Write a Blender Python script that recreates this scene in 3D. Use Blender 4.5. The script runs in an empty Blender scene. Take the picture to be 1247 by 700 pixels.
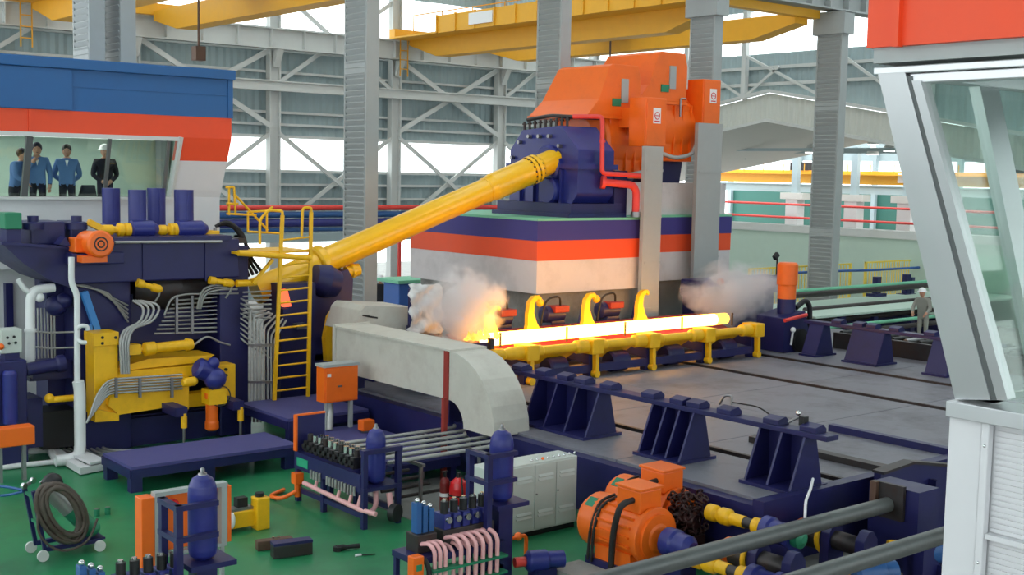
import bpy, math, random
from mathutils import Vector as V, Matrix
random.seed(7)
S = bpy.context.scene
COL = S.collection
# ---------------------------------------------------------------- camera
F, TH, PIT, ROLL = 1500.0, math.radians(50.6), math.atan(140/1500), math.radians(1.15)
EYE = V((0, 0, 5.5))
FH = V((math.cos(TH), math.sin(TH), 0)); RT = V((math.sin(TH), -math.cos(TH), 0)); UP = V((0, 0, 1))
FW = FH*math.cos(PIT) - UP*math.sin(PIT); UU = FH*math.sin(PIT) + UP*math.cos(PIT)
cam_d = bpy.data.cameras.new('camera'); cam = bpy.data.objects.new('camera', cam_d); COL.objects.link(cam)
cam_d.sensor_width = 36; cam_d.lens = 36*F/1247; cam_d.clip_end = 500; cam_d.clip_start = 0.1
cr, sr = math.cos(ROLL), math.sin(ROLL)
cx = RT*cr + UU*sr; cy = -RT*sr + UU*cr
cam.matrix_world = Matrix(((cx.x, cy.x, -FW.x, EYE.x), (cx.y, cy.y, -FW.y, EYE.y), (cx.z, cy.z, -FW.z, EYE.z), (0, 0, 0, 1)))
S.camera = cam
# ---------------------------------------------------------------- sky and exposure
w = bpy.data.worlds.new('overcast'); S.world = w; w.use_nodes = True
bg = w.node_tree.nodes['Background']; bg.inputs[0].default_value = (0.93, 0.965, 1.0, 1); bg.inputs[1].default_value = 2.6
S.view_settings.view_transform = 'Standard'; S.view_settings.look = 'None'
S.view_settings.gamma = 1; S.view_settings.use_curve_mapping = False; S.view_settings.exposure = 0.38
S.cycles.max_bounces = 6; S.cycles.diffuse_bounces = 3; S.cycles.glossy_bounces = 3; S.cycles.transparent_max_bounces = 16
S.cycles.volume_bounces = 8; S.cycles.use_denoising = True
S.cycles.sample_clamp_indirect = 6

# ---------------------------------------------------------------- survey helpers: photo sight line met with a plane of the hall
def ray(px, py):
    return FW*F + cx*(px-623.5) + cy*(350-py)
def Zp(px, py, z): d = ray(px, py); return EYE + d*((z-EYE.z)/d.z)
def Xp(px, py, x): d = ray(px, py); return EYE + d*(x/d.x)
def Yp(px, py, y): d = ray(px, py); return EYE + d*(y/d.y)
def Dp(px, py, t): d = ray(px, py); return EYE + d*(t/d.dot(FH))
def RY(x0, y0, x1, y1, Y):      # rectangle on a wall that runs along X
    xm, ym = (x0+x1)/2, (y0+y1)/2
    return Yp(x0, ym, Y).x, Yp(x1, ym, Y).x, Yp(xm, y1, Y).z, Yp(xm, y0, Y).z
def RX(x0, y0, x1, y1, X):      # rectangle on a wall that runs along Y
    xm, ym = (x0+x1)/2, (y0+y1)/2
    return Xp(x1, ym, X).y, Xp(x0, ym, X).y, Xp(xm, y1, X).z, Xp(xm, y0, X).z

# ---------------------------------------------------------------- materials
def lin(c):
    f = lambda u: u/12.92 if u <= .04045 else ((u+.055)/1.055)**2.4
    return tuple(f(k/255) for k in c)
MATS = {}
def mat(name, rgb, rough=.5, metal=0., var=.12, scale=3., bump=.0, bscale=30., stain=None, stain_amt=.0, sscale=1.2, coat=0.):
    m = bpy.data.materials.new(name); m.use_nodes = True; n = m.node_tree.nodes; L = m.node_tree.links
    b = n['Principled BSDF']; c = lin(rgb)
    tc = n.new('ShaderNodeTexCoord'); ns = n.new('ShaderNodeTexNoise')
    ns.inputs['Scale'].default_value = scale; ns.inputs['Detail'].default_value = 6; ns.inputs['Roughness'].default_value = .65
    L.new(tc.outputs['Object'], ns.inputs['Vector'])
    mx = n.new('ShaderNodeMix'); mx.data_type = 'RGBA'
    mx.inputs[6].default_value = (*[k*(1-var) for k in c], 1); mx.inputs[7].default_value = (*[min(1, k*(1+var)) for k in c], 1)
    L.new(ns.outputs['Fac'], mx.inputs[0]); out = mx.outputs[2]
    if stain:
        n2 = n.new('ShaderNodeTexNoise'); n2.inputs['Scale'].default_value = sscale; n2.inputs['Detail'].default_value = 8; n2.inputs['Roughness'].default_value = .7
        L.new(tc.outputs['Object'], n2.inputs['Vector'])
        rp = n.new('ShaderNodeValToRGB'); rp.color_ramp.elements[0].position = .48; rp.color_ramp.elements[1].position = .72
        rp.color_ramp.elements[1].color = (stain_amt,)*3 + (1,)
        L.new(n2.outputs['Fac'], rp.inputs[0])
        m2 = n.new('ShaderNodeMix'); m2.data_type = 'RGBA'; L.new(rp.outputs[0], m2.inputs[0]); L.new(out, m2.inputs[6])
        m2.inputs[7].default_value = (*lin(stain), 1); out = m2.outputs[2]
    L.new(out, b.inputs['Base Color'])
    b.inputs['Roughness'].default_value = rough; b.inputs['Metallic'].default_value = metal
    if coat: b.inputs['Coat Weight'].default_value = coat
    mr = n.new('ShaderNodeMapRange'); mr.inputs['To Min'].default_value = max(.02, rough-.08); mr.inputs['To Max'].default_value = min(1, rough+.12)
    L.new(ns.outputs['Fac'], mr.inputs[0]); L.new(mr.outputs[0], b.inputs['Roughness'])
    if bump:
        n3 = n.new('ShaderNodeTexNoise'); n3.inputs['Scale'].default_value = bscale; n3.inputs['Detail'].default_value = 4
        L.new(tc.outputs['Object'], n3.inputs['Vector'])
        bp = n.new('ShaderNodeBump'); bp.inputs['Strength'].default_value = bump; bp.inputs['Distance'].default_value = .02
        L.new(n3.outputs['Fac'], bp.inputs['Height']); L.new(bp.outputs['Normal'], b.inputs['Normal'])
    MATS[name] = m; return m
mat('navy', (29, 30, 86), .42, stain=(20, 18, 30), stain_amt=.45)
mat('blue_paint', (34, 92, 150), .5, var=.08)
mat('royal', (40, 46, 122), .35, stain=(24, 24, 60), stain_amt=.3)
mat('steel_blue', (44, 92, 150), .4, stain=(30, 40, 60), stain_amt=.4)
mat('orange', (246, 110, 22), .38, var=.06, stain=(190, 80, 40), stain_amt=.2, sscale=2)
mat('fascia_orange', (234, 74, 30), .5, var=.06)
mat('stripe_orange', (240, 84, 36), .6, var=.06)
mat('stripe_blue', (58, 52, 128), .6, var=.08)
mat('stripe_white', (212, 206, 206), .65, var=.06, stain=(150, 145, 140), stain_amt=.3)
mat('yellow', (246, 186, 16), .42, stain=(150, 100, 20), stain_amt=.25, sscale=2.5)
mat('crane_yellow', (240, 176, 40), .5, var=.08)
mat('shaft_yellow', (250, 190, 10), .3, var=.05, coat=.3)
mat('column_grey', (164, 169, 168), .6, var=.08)
mat('steel_white', (205, 208, 205), .6, var=.06)
mat('sheet', (160, 178, 181), .6, var=.1, scale=.5)  # lightened so the colour carries the haze over the back wall
mat('sheet_light', (205, 208, 200), .6, var=.06)
mat('beige', (200, 197, 186), .5, stain=(150, 130, 118), stain_amt=.3, sscale=1.8)
mat('cabinet_grey', (196, 203, 196), .45, var=.04)
mat('panel_white', (214, 214, 216), .5, var=.04)
mat('green_floor', (36, 128, 82), .34, var=.14, scale=.8, bump=.06, bscale=3, stain=(38, 70, 56), stain_amt=.6, sscale=.55)
mat('concrete', (150, 150, 146), .85, var=.2, scale=2, bump=.2, stain=(90, 88, 84), stain_amt=.6)
mat('deck', (124, 124, 133), .5, metal=.2, var=.18, scale=1.3, bump=.1, stain=(72, 68, 72), stain_amt=.7, sscale=.9)
mat('platform_top', (74, 74, 130), .6, var=.15, scale=8, bump=.3, bscale=60)
mat('pipe_grey', (168, 168, 165), .4, metal=.5)
mat('pipe_white', (222, 224, 224), .45, var=.05)
mat('steel', (150, 150, 152), .35, metal=.85, stain=(90, 70, 60), stain_amt=.4)
mat('dark_steel', (70, 66, 66), .45, metal=.6, stain=(80, 50, 36), stain_amt=.5, sscale=4)
mat('roller_grey', (104, 108, 106), .4, metal=.3, stain=(70, 70, 66), stain_amt=.5)
mat('chrome', (225, 225, 225), .15, metal=1, var=.03)
mat('stainless', (205, 206, 208), .32, metal=.75, var=.04, scale=1)
mat('black', (26, 26, 28), .5)
mat('rubber', (34, 32, 32), .6)
mat('hose', (84, 74, 66), .6, stain=(50, 40, 36), stain_amt=.5, sscale=6)
mat('pink', (236, 176, 176), .4, var=.08)
mat('red', (214, 28, 34), .3, coat=.3)
mat('pipe_red', (226, 66, 58), .4)
mat('rust_red', (150, 48, 40), .6)
mat('dark_red', (120, 30, 30), .45)
mat('green', (36, 128, 92), .5)
mat('pale_green', (186, 208, 192), .7, var=.05)
mat('mullion', (92, 96, 96), .5)
mat('wall_green', (186, 208, 194), .8, var=.05)
mat('dark_green', (48, 104, 92), .6)
mat('conveyor_green', (120, 196, 160), .5)
mat('oily', (58, 30, 28), .35, metal=.3, stain=(20, 16, 16), stain_amt=.8, sscale=14)
mat('skin', (196, 144, 116), .55, var=.06)
mat('hair', (24, 20, 20), .6)
mat('work_blue', (92, 126, 176), .8)
mat('black_cloth', (28, 28, 34), .85)
mat('khaki', (150, 150, 140), .85)
mat('trousers', (30, 30, 36), .85)
mat('white_plastic', (238, 238, 238), .35, var=.02)
mat('sheet_insul', (226, 224, 222), .8, var=.08, scale=5, bump=.5, bscale=8)
mat('fence_yellow', (244, 214, 84), .5)
mat('tarp_blue', (50, 96, 170), .5)
mat('brown_case', (96, 70, 56), .6)
mat('label_green', (40, 160, 120), .5)
mat('sky_blue', (60, 130, 200), .4)
def glass(name, tint, gloss=.06, rough=.02):
    m = bpy.data.materials.new(name); m.use_nodes = True; n = m.node_tree.nodes; L = m.node_tree.links; n.clear()
    o = n.new('ShaderNodeOutputMaterial'); t = n.new('ShaderNodeBsdfTransparent'); g = n.new('ShaderNodeBsdfGlossy'); x = n.new('ShaderNodeMixShader')
    t.inputs[0].default_value = (*tint, 1); g.inputs['Roughness'].default_value = rough; x.inputs[0].default_value = gloss
    L.new(t.outputs[0], x.inputs[1]); L.new(g.outputs[0], x.inputs[2]); L.new(x.outputs[0], o.inputs[0]); MATS[name] = m
glass('glass', (.96, .98, .97)); glass('green_glass', (.9, .95, .925), .1, .03); glass('pulpit_glass', (.9, .96, .93), .05)
def emit(name, rgb, strength, rgb2=None):
    m = bpy.data.materials.new(name); m.use_nodes = True; n = m.node_tree.nodes; L = m.node_tree.links; n.clear()
    o = n.new('ShaderNodeOutputMaterial'); e = n.new('ShaderNodeEmission'); e.inputs[0].default_value = (*rgb, 1); e.inputs[1].default_value = strength
    L.new(e.outputs[0], o.inputs[0]); MATS[name] = m
    if rgb2:
        tc = n.new('ShaderNodeTexCoord'); ns = n.new('ShaderNodeTexNoise'); ns.inputs['Scale'].default_value = 2.5; ns.inputs['Detail'].default_value = 4
        rp = n.new('ShaderNodeValToRGB'); rp.color_ramp.elements[0].position = .3; rp.color_ramp.elements[1].position = .6
        rp.color_ramp.elements[0].color = (*rgb2, 1); rp.color_ramp.elements[1].color = (*rgb, 1)
        L.new(tc.outputs['Object'], ns.inputs['Vector']); L.new(ns.outputs['Fac'], rp.inputs[0]); L.new(rp.outputs[0], e.inputs[0])
emit('hot', (1., .46, .06), 19, (1., .4, .045)); emit('hot_end', (1., .45, .06), 3.0); emit('flame', (1., .45, .08), 2.5, (1., .2, .02))
emit('lamp', (1, 1, .97), 6.0)
emit('hot_pipe_red', (1, .12, .05), 1.6)  # glow of the hot pipe piece by the ladder

# ---------------------------------------------------------------- mesh builder
class MB:
    def __init__(s): s.v = []; s.f = []; s.sm = []
    def add(s, vs, fs, sm=False):
        o = len(s.v); s.v += [V(p) for p in vs]; s.f += [tuple(i+o for i in f) for f in fs]; s.sm += [sm]*len(fs); return s
    def ob(s, c, a, b, d):
        c, a, b, d = V(c), V(a), V(b), V(d)
        vs = [c+a*i+b*j+d*k for k in (-1, 1) for j in (-1, 1) for i in (-1, 1)]
        fs = [(0, 2, 3, 1), (4, 5, 7, 6), (0, 1, 5, 4), (2, 6, 7, 3), (0, 4, 6, 2), (1, 3, 7, 5)]
        if a.cross(b).dot(d) < 0: fs = [f[::-1] for f in fs]
        return s.add(vs, fs)
    def box(s, x0, x1, y0, y1, z0, z1):
        return s.ob(((x0+x1)/2, (y0+y1)/2, (z0+z1)/2), (abs(x1-x0)/2, 0, 0), (0, abs(y1-y0)/2, 0), (0, 0, abs(z1-z0)/2))
    def ax(s, p, q, up=(0, 0, 1)):
        p, q = V(p), V(q); d = (q-p).normalized(); u = V(up)
        if abs(d.dot(u)) > .98: u = V((0, 1, 0)) if abs(d.y) < .9 else V((1, 0, 0))
        a = d.cross(u).normalized(); return p, q, d, a, a.cross(d)
    def bar(s, p, q, w, h, up=(0, 0, 1)):
        p, q, d, a, b = s.ax(p, q, up); return s.ob((p+q)/2, (q-p)/2, a*w/2, b*h/2)
    def ib(s, p, q, w, h, t=.03, up=(0, 0, 1)):
        p, q, d, a, b = s.ax(p, q, up); s.ob((p+q)/2, (q-p)/2, a*t/2, b*h/2)
        for k in (-1, 1): s.ob((p+q)/2+b*k*(h-t)/2, (q-p)/2, a*w/2, b*t/2)
        return s
    def cyl(s, p, q, r, r2=None, n=16):
        p, q, d, a, b = s.ax(p, q); r2 = r if r2 is None else r2
        ring = lambda c, k: [c+(a*math.cos(t)+b*math.sin(t))*k for t in (2*math.pi*i/n for i in range(n))]
        s.add(ring(p, r)+ring(q, r2), [(i, n+i, n+(i+1) % n, (i+1) % n) for i in range(n)], True)
        s.add(ring(p, r)+ring(q, r2), [tuple(range(n)), tuple(range(2*n-1, n-1, -1))]); return s
    def lathe(s, p, d, prof, n=18):
        pf = [prof[0]]                     # support loops keep the shading crisp at the edges
        for (r0, h0), (r1, h1) in zip(prof, prof[1:]):
            l_ = math.hypot(r1-r0, h1-h0)
            if l_ > .05: e = .012/l_; pf += [(r0+(r1-r0)*e, h0+(h1-h0)*e), (r1-(r1-r0)*e, h1-(h1-h0)*e)]
            pf.append((r1, h1))
        prof = pf
        p = V(p); p, q, d, a, b = s.ax(p, p+V(d)); vs = []; k = len(prof)
        for r, h in prof: vs += [p+d*h+(a*math.cos(t)+b*math.sin(t))*max(r, .0005) for t in (2*math.pi*i/n for i in range(n))]
        fs = [(j*n+i, (j+1)*n+i, (j+1)*n+(i+1) % n, j*n+(i+1) % n) for j in range(k-1) for i in range(n)]
        s.add(vs, fs, True); s.add(vs[:n], [tuple(range(n))]); s.add(vs[-n:], [tuple(range(n-1, -1, -1))]); return s
    def tube(s, pts, r, n=8, bend=.0):
        pts = [V(p) for p in pts]
        if bend:
            out = [pts[0]]
            for i in range(1, len(pts)-1):
                a, b, c = pts[i-1], pts[i], pts[i+1]; k = min(bend, (a-b).length*.48, (c-b).length*.48)
                p0 = b+(a-b).normalized()*k; p1 = b+(c-b).normalized()*k
                for t in (0, .25, .5, .75, 1): out.append(p0*(1-t)**2+b*2*t*(1-t)+p1*t*t)
            pts = out+[pts[-1]]
        nrm = None; vs = []; m = len(pts)
        for i, p in enumerate(pts):
            d = (pts[min(i+1, m-1)]-pts[max(i-1, 0)]).normalized()
            if nrm is None:
                nrm = d.cross(V((0, 0, 1)) if abs(d.z) < .9 else V((1, 0, 0))).normalized()
            nrm = (nrm-d*nrm.dot(d)).normalized(); b = d.cross(nrm)
            vs += [p+(nrm*math.cos(t)+b*math.sin(t))*r for t in (2*math.pi*j/n for j in range(n))]
        s.add(vs, [(i*n+j, i*n+(j+1) % n, (i+1)*n+(j+1) % n, (i+1)*n+j) for i in range(m-1) for j in range(n)], True)
        s.add(vs[:n], [tuple(range(n-1, -1, -1))]); s.add(vs[-n:], [tuple(range(n))]); return s
    def prism(s, pts, vec, smooth=False):
        pts = [V(p) for p in pts]; vec = V(vec); n = len(pts)
        nn = V((0, 0, 0))
        for i in range(n): nn += pts[i].cross(pts[(i+1) % n])
        if nn.dot(vec) > 0: pts = pts[::-1]
        s.add(pts+[p+vec for p in pts], [tuple(range(n)), tuple(range(2*n-1, n-1, -1))])
        s.add(pts+[p+vec for p in pts], [(i, n+i, n+(i+1) % n, (i+1) % n) for i in range(n)], smooth); return s
    def sph(s, c, r, sc=(1, 1, 1), n=14, k=9):
        c = V(c); vs = []
        for j in range(k+1):
            t = math.pi*j/k
            vs += [c+V((math.sin(t)*math.cos(u)*r*sc[0], math.sin(t)*math.sin(u)*r*sc[1], math.cos(t)*r*sc[2])) for u in (2*math.pi*i/n for i in range(n))]
        return s.add(vs, [(j*n+i, (j+1)*n+i, (j+1)*n+(i+1) % n, j*n+(i+1) % n) for j in range(k) for i in range(n)], True)
    def torus(s, c, axis, R, r, n=20, k=8):
        p, q, d, a, b = s.ax(c, V(c)+V(axis)); vs = []
        for i in range(n):
            u = 2*math.pi*i/n; e = a*math.cos(u)+b*math.sin(u)
            vs += [p+e*(R+r*math.cos(t))+d*r*math.sin(t) for t in (2*math.pi*j/k for j in range(k))]
        return s.add(vs, [(i*k+j, i*k+(j+1) % k, ((i+1) % n)*k+(j+1) % k, ((i+1) % n)*k+j) for i in range(n) for j in range(k)], True)
    def mesh(s, name, off=V((0, 0, 0))):
        me = bpy.data.meshes.new(name); me.from_pydata([tuple(p-off) for p in s.v], [], s.f)
        me.polygons.foreach_set('use_smooth', s.sm); me.update(); return me
def tag(o, label=None, cat=None, group=None, kind=None):
    if label: o['label'] = label
    if cat: o['category'] = cat
    if group: o['group'] = group
    if kind: o['kind'] = kind
    return o
def T(name, label, cat, loc, group=None, kind=None):
    o = bpy.data.objects.new(name, None); o.empty_display_size = .2; COL.objects.link(o); o.location = V(loc)
    return tag(o, label, cat, group, kind)
def base(o):
    p = V(o.location)
    while o.parent: o = o.parent; p += V(o.location)
    return p
def P(par, name, m, material, label=None, bevel=0, kind=None):
    off = base(par) if par else V((0, 0, 0)); me = m.mesh(name, off); me.materials.append(MATS[material])
    o = bpy.data.objects.new(name, me); COL.objects.link(o); o.parent = par
    if bevel: bv = o.modifiers.new('bevel', 'BEVEL'); bv.width = bevel; bv.segments = 2; bv.limit_method = 'ANGLE'
    return tag(o, label, kind=kind)
def ONE(name, m, material, label, cat, group=None, kind=None, bevel=0, loc=None):
    if loc is None: loc = V((sum(p.x for p in m.v)/len(m.v), sum(p.y for p in m.v)/len(m.v), min(p.z for p in m.v)))
    me = m.mesh(name, V(loc)); me.materials.append(MATS[material])
    o = bpy.data.objects.new(name, me); COL.objects.link(o); o.location = V(loc)
    if bevel: bv = o.modifiers.new('bevel', 'BEVEL'); bv.width = bevel; bv.segments = 2; bv.limit_method = 'ANGLE'
    return tag(o, label, cat, group, kind)
def inst(o, off, par='same'):
    c = o.copy(); COL.objects.link(c); c.parent = o.parent if par == 'same' else par; c.location = V(o.location)+V(off); return c
def dup(o, loc, label=None, par=None):
    c = o.copy(); COL.objects.link(c); c.parent = par
    if par is None: c.location = V(loc)
    if label: c['label'] = label
    for ch in list(o.children): dup(ch, None, None, c)
    return c
# ================================================================ THE HALL
m = MB().box(-12, 95, -12, 62, -.3, -.01); o = ONE('floor', m, 'concrete', 'grey concrete floor slab of the hall', 'floor', kind='structure', loc=(0, 0, 0))
ONE('floor_green', MB().box(-6, 13.5, 10.6, 25.8, -.01, 0), 'green_floor', 'green painted workshop floor in the foreground', 'floor', kind='structure', loc=(0, 0, 0))
ZW = 46.5; XE = 45.2
def corr(m, axis, u0, u1, z0, z1, at, pitch=.32, dep=.05, thick=.08):
    n = max(2, int((u1-u0)/pitch*2)); vs = []; fs = []
    for i in range(n+1):
        u = u0+(u1-u0)*i/n; d = dep*(i % 2)
        for z in (z0, z1):
            zz = z(u) if callable(z) else z
            vs.append((u, at-d, zz) if axis == 'x' else (at-d, u, zz))
    for i in range(n): fs.append((2*i, 2*i+2, 2*i+3, 2*i+1))
    m.add(vs, fs)
    return m
# back wall: sheet bands with a clerestory and a window strip between
wb = T('wall_back', 'blue-grey corrugated back wall of the hall with window strips', 'wall', (30, ZW, 0), kind='structure')
for z0, z1 in ((2.66, 5.34), (6.84, 11.15), (13.1, 15.2)):
    P(wb, 'sheet_band', corr(MB(), 'x', 6, XE, z0, z1, ZW), 'sheet')
P(wb, 'sheet_band', corr(MB(), 'x', 6, XE, 0, .5, ZW), 'sheet')
for k in range(-4, 3):
    xa = 30.87+6*k
    for z0, z1 in ((5.34, 6.84), (11.15, 13.1), (.5, 2.66)):
        P(wb, 'window_pane', MB().box(xa+.1, min(xa+5.9, XE), ZW-.03, ZW, z0, z1), 'glass')
gz = ((10.35, .1), (9.45, .1), (7.8, .1), (7.3, .1), (4.8, .1), (4.2, .1), (5.36, .12), (6.8, .12))
for z, h in gz: P(wb, 'girt', MB().box(6, XE, ZW-.28, ZW-.06, z-h/2, z+h/2), 'steel_white')
P(wb, 'tie_beam', MB().ib((6, ZW-.75, 8.85), (XE, ZW-.75, 8.85), .3, .42, .05), 'steel_white')
rb = P(wb, 'crane_runway', MB().ib((6, ZW-.8, 10.75), (XE, ZW-.8, 10.75), .5, .85, .06), 'steel_white')
st = P(rb, 'stiffener', MB().box(8, 8.04, ZW-1.03, ZW-.57, 10.36, 11.14), 'steel_white')
for k in range(1, 24): inst(st, (1.5*k, 0, 0))
pp = P(wb, 'wall_post', MB().ib((30.87-24, ZW-.45, 0), (30.87-24, ZW-.45, 15), .36, .5, .05, up=(1, 0, 0)), 'steel_white')
for k in range(1, 7): inst(pp, (6*k, 0, 0))
kn = P(wb, 'bracket', MB().prism([(30.87-24-.14, ZW-.7, 9.6), (30.87-24-.14, ZW-1.1, 10.3), (30.87-24-.14, ZW-.7, 10.3)], (.28, 0, 0)), 'steel_white')
for k in range(1, 7): inst(kn, (6*k, 0, 0))
for k in range(-4, 3):
    xa, xb = 30.87+6*k, 30.87+6*k+6
    if xb > XE+1: xb = XE
    for za, zb, w_ in ((7.2, 10.3, .2), (3.0, 6.9, .16)):
        if k % 2 == 0 or za < 5:
            P(wb, 'brace', MB().bar((xa+.2, ZW-.5, za), (xb-.2, ZW-.5, zb), .1, w_), 'steel_white')
            P(wb, 'brace', MB().bar((xa+.2, ZW-.62, zb), (xb-.2, ZW-.62, za), .1, w_), 'steel_white')
    if k % 2: P(wb, 'brace', MB().bar((xa+.2, ZW-.5, 9.0), (xb-.2, ZW-.5, 12.8), .1, .16), 'steel_white'); P(wb, 'brace', MB().bar((xa+.2, ZW-.5, 12.8), (xb-.2, ZW-.5, 9.0), .1, .16), 'steel_white')
# end wall with the gabled opening into the next hall
we = T('wall_end', 'blue-grey end wall above a gabled opening to the next hall', 'wall', (XE, 30, 0), kind='structure')
gab = lambda y: 9.42-abs(y-36.4)/6.1*1.03
P(we, 'sheet_band', corr(MB(), 'y', 8, ZW, gab, 11.15, XE), 'sheet')
P(we, 'sheet_band', corr(MB(), 'y', 8, ZW, 13.1, 15.2, XE), 'sheet')
P(we, 'gable_band', corr(MB(), 'y', 8, ZW, lambda y: gab(y)-1.25, lambda y: gab(y)-.1, XE-.35, pitch=.3), 'sheet_light')
for k in range(6): P(we, 'window_pane', MB().box(XE-.03, XE, 8+6.4*k+.1, 8+6.4*k+6.3, 11.15, 13.1), 'glass')
for z in (10.5, 9.75): P(we, 'girt', MB().box(XE-.25, XE-.06, 8, ZW, z-.07, z+.07), 'steel_white')
P(we, 'gable_chord', MB().bar((XE-.5, ZW, gab(ZW)), (XE-.5, 36.4, 9.42), .2, .14).bar((XE-.5, 36.4, 9.42), (XE-.5, 8, gab(8)), .2, .14), 'steel_white')
P(we, 'gable_chord', MB().bar((XE-.5, ZW, gab(ZW)-1.3), (XE-.5, 36.4, 8.1), .2, .14).bar((XE-.5, 36.4, 8.1), (XE-.5, 8, gab(8)-1.3), .2, .14), 'steel_white')
for y in (37.9, 33.0, 28.2, 41.5): P(we, 'wall_post', MB().box(XE-.5, XE-.25, y-.12, y+.12, gab(y)-.1, 13.1), 'steel_white')
for y0, y1 in ((37.9, 33.0), (33.0, 28.2), (41.5, 37.9)):
    P(we, 'brace', MB().bar((XE-.4, y0, 11.1), (XE-.4, y1, gab(y1)), .08, .12), 'steel_white')
P(we, 'brace', MB().bar((XE-.4, 37.9, gab(37.9)), (XE-.4, 35.9, 10.5), .08, .12), 'steel_white')
hw = T('wall_low', 'pale grey-green low wall with a white coping across the opening', 'wall', (XE-1, 25, 0), kind='structure')
P(hw, 'wall_face', MB().box(XE-.9, XE-.5, 8, 43, 0, 3.1), 'wall_green')
P(hw, 'coping', MB().box(XE-1.0, XE-.1, 8, 43, 3.1, 3.42), 'steel_white')
# the next hall seen through the opening
XF = 72
wf = T('wall_far', 'far wall of the neighbouring hall with a bright window strip', 'wall', (XF, 30, 0), kind='structure')
P(wf, 'sheet_band', MB().box(XF, XF+.2, 5, 62, 0, 4.7), 'dark_green')
P(wf, 'sheet_band', MB().box(XF, XF+.2, 5, 62, 6.75, 9), 'sheet')
for k in range(9): P(wf, 'window_pane', MB().box(XF+.05, XF+.08, 5.1+6.3*k, 5.1+6.3*k+6.2, 4.7, 6.75), 'glass')
for k in range(10): P(wf, 'wall_post', MB().box(XF-.3, XF, 5+6.3*k-.15, 5+6.3*k+.15, 0, 7.5), 'sheet')
P(wf, 'far_runway', MB().ib((XF-5, 5, 4.85), (XF-5, 60, 4.85), .4, .55, .06), 'sheet')
ch = T('ceiling_far', 'pale grey ceiling of the neighbouring hall', 'ceiling', (58, 30, 8), kind='structure')
P(ch, 'roof_slab', MB().prism([(XE+.5, 4, gab(4)-1.2), (XE+.5, 36.4, 8.25), (XE+.5, 62, gab(62)-1.2), (XE+.5, 62, gab(62)-1.0), (XE+.5, 36.4, 8.5), (XE+.5, 4, gab(4)-1.0)], (13, 0, 0)), 'sheet_light')
for x in (52, 57): P(ch, 'truss_chord', MB().box(x-.08, x+.08, 6, 60, 6.9, 7.05), 'sheet')
for i, (px, X) in enumerate(((968, 62), (1040, 62), (1105, 62))):
    q = Xp(px, 250, X)
    t = T('crane_column', ['pale concrete crane column left of the striped steel column', 'pale concrete crane column right of the striped steel column', 'pale concrete crane column next to the stainless corner post'][i], 'column', (X, q.y, 0), 'crane columns of the next hall')
    P(t, 'shaft', MB().box(X-.35, X+.35, q.y-.45, q.y+.45, 0, 4.2), 'steel_white')
    P(t, 'head', MB().box(X-.4, X+.4, q.y-.85, q.y+.85, 4.2, 4.6), 'sheet_light')
    P(t, 'upper_post', MB().box(X-.15, X+.15, q.y-.22, q.y+.22, 4.6, 7.4), 'sheet')
for z in (3.1, 3.9):
    ONE('guard_pipe', MB().cyl((61, 6, z), (61, 58, z), .07, n=8), 'pipe_red', 'upper red pipe running across the far dark green wall' if z > 3.5 else 'lower red pipe running across the far dark green wall', 'pipe', 'red pipes in the next hall')
for i, (y0, y1) in enumerate(((10, 29), (30.5, 38.5), (39.4, 58))):
    t = T('overhead_crane', ['far yellow crane girder beside the stainless corner post', 'far yellow crane girder right of the orange junction box', 'far yellow crane girder left of the orange motors'][i], 'crane', (63.5, (y0+y1)/2, 5.2), 'yellow cranes in the next hall')
    P(t, 'girder', MB().box(63.2, 63.8, y0, y1, 5.2, 6.0), 'crane_yellow')
    P(t, 'walkway', MB().box(62.6, 63.2, y0, y1, 5.75, 5.8), 'crane_yellow')
    for k in range(int((y1-y0)/1.6)): P(t, 'rail_post', MB().box(62.6, 62.64, y0+.5+1.6*k, y0+.54+1.6*k, 5.8, 6.4), 'crane_yellow')
    P(t, 'hoist', MB().box(63.1, 64, (y0+y1)/2-.7, (y0+y1)/2+.7, 6.0, 6.5), 'black')
    P(t, 'sign_board', MB().box(63.12, 63.19, y0+1.2, y0+2.2, 5.35, 5.9), 'white_plastic')
for i, (px, py) in enumerate(((908, 173), (987, 182), (1064, 172), (1063, 184), (1083, 180))):
    q = Xp(px, py, 55)
    t = T('high_bay_lamp', ['high bay lamp nearest the orange motors', 'high bay lamp just left of the striped column', 'upper high bay lamp right of the striped column', 'lower high bay lamp right of the striped column', 'high bay lamp nearest the stainless corner post'][i], 'lamp', q, 'high bay lamps of the next hall')
    P(t, 'shade', MB().lathe(q, (0, 0, 1), [(.32, -.15), (.26, .05), (.1, .3), (.06, .45)], 14), 'steel_white')
    P(t, 'bulb', MB().lathe(q, (0, 0, 1), [(.28, -.18), (.28, -.16)], 14), 'lamp')
    P(t, 'drop_rod', MB().cyl(q+V((0, 0, .45)), (q.x, q.y, gab(q.y)-1.25), .02, n=6), 'sheet')

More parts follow.
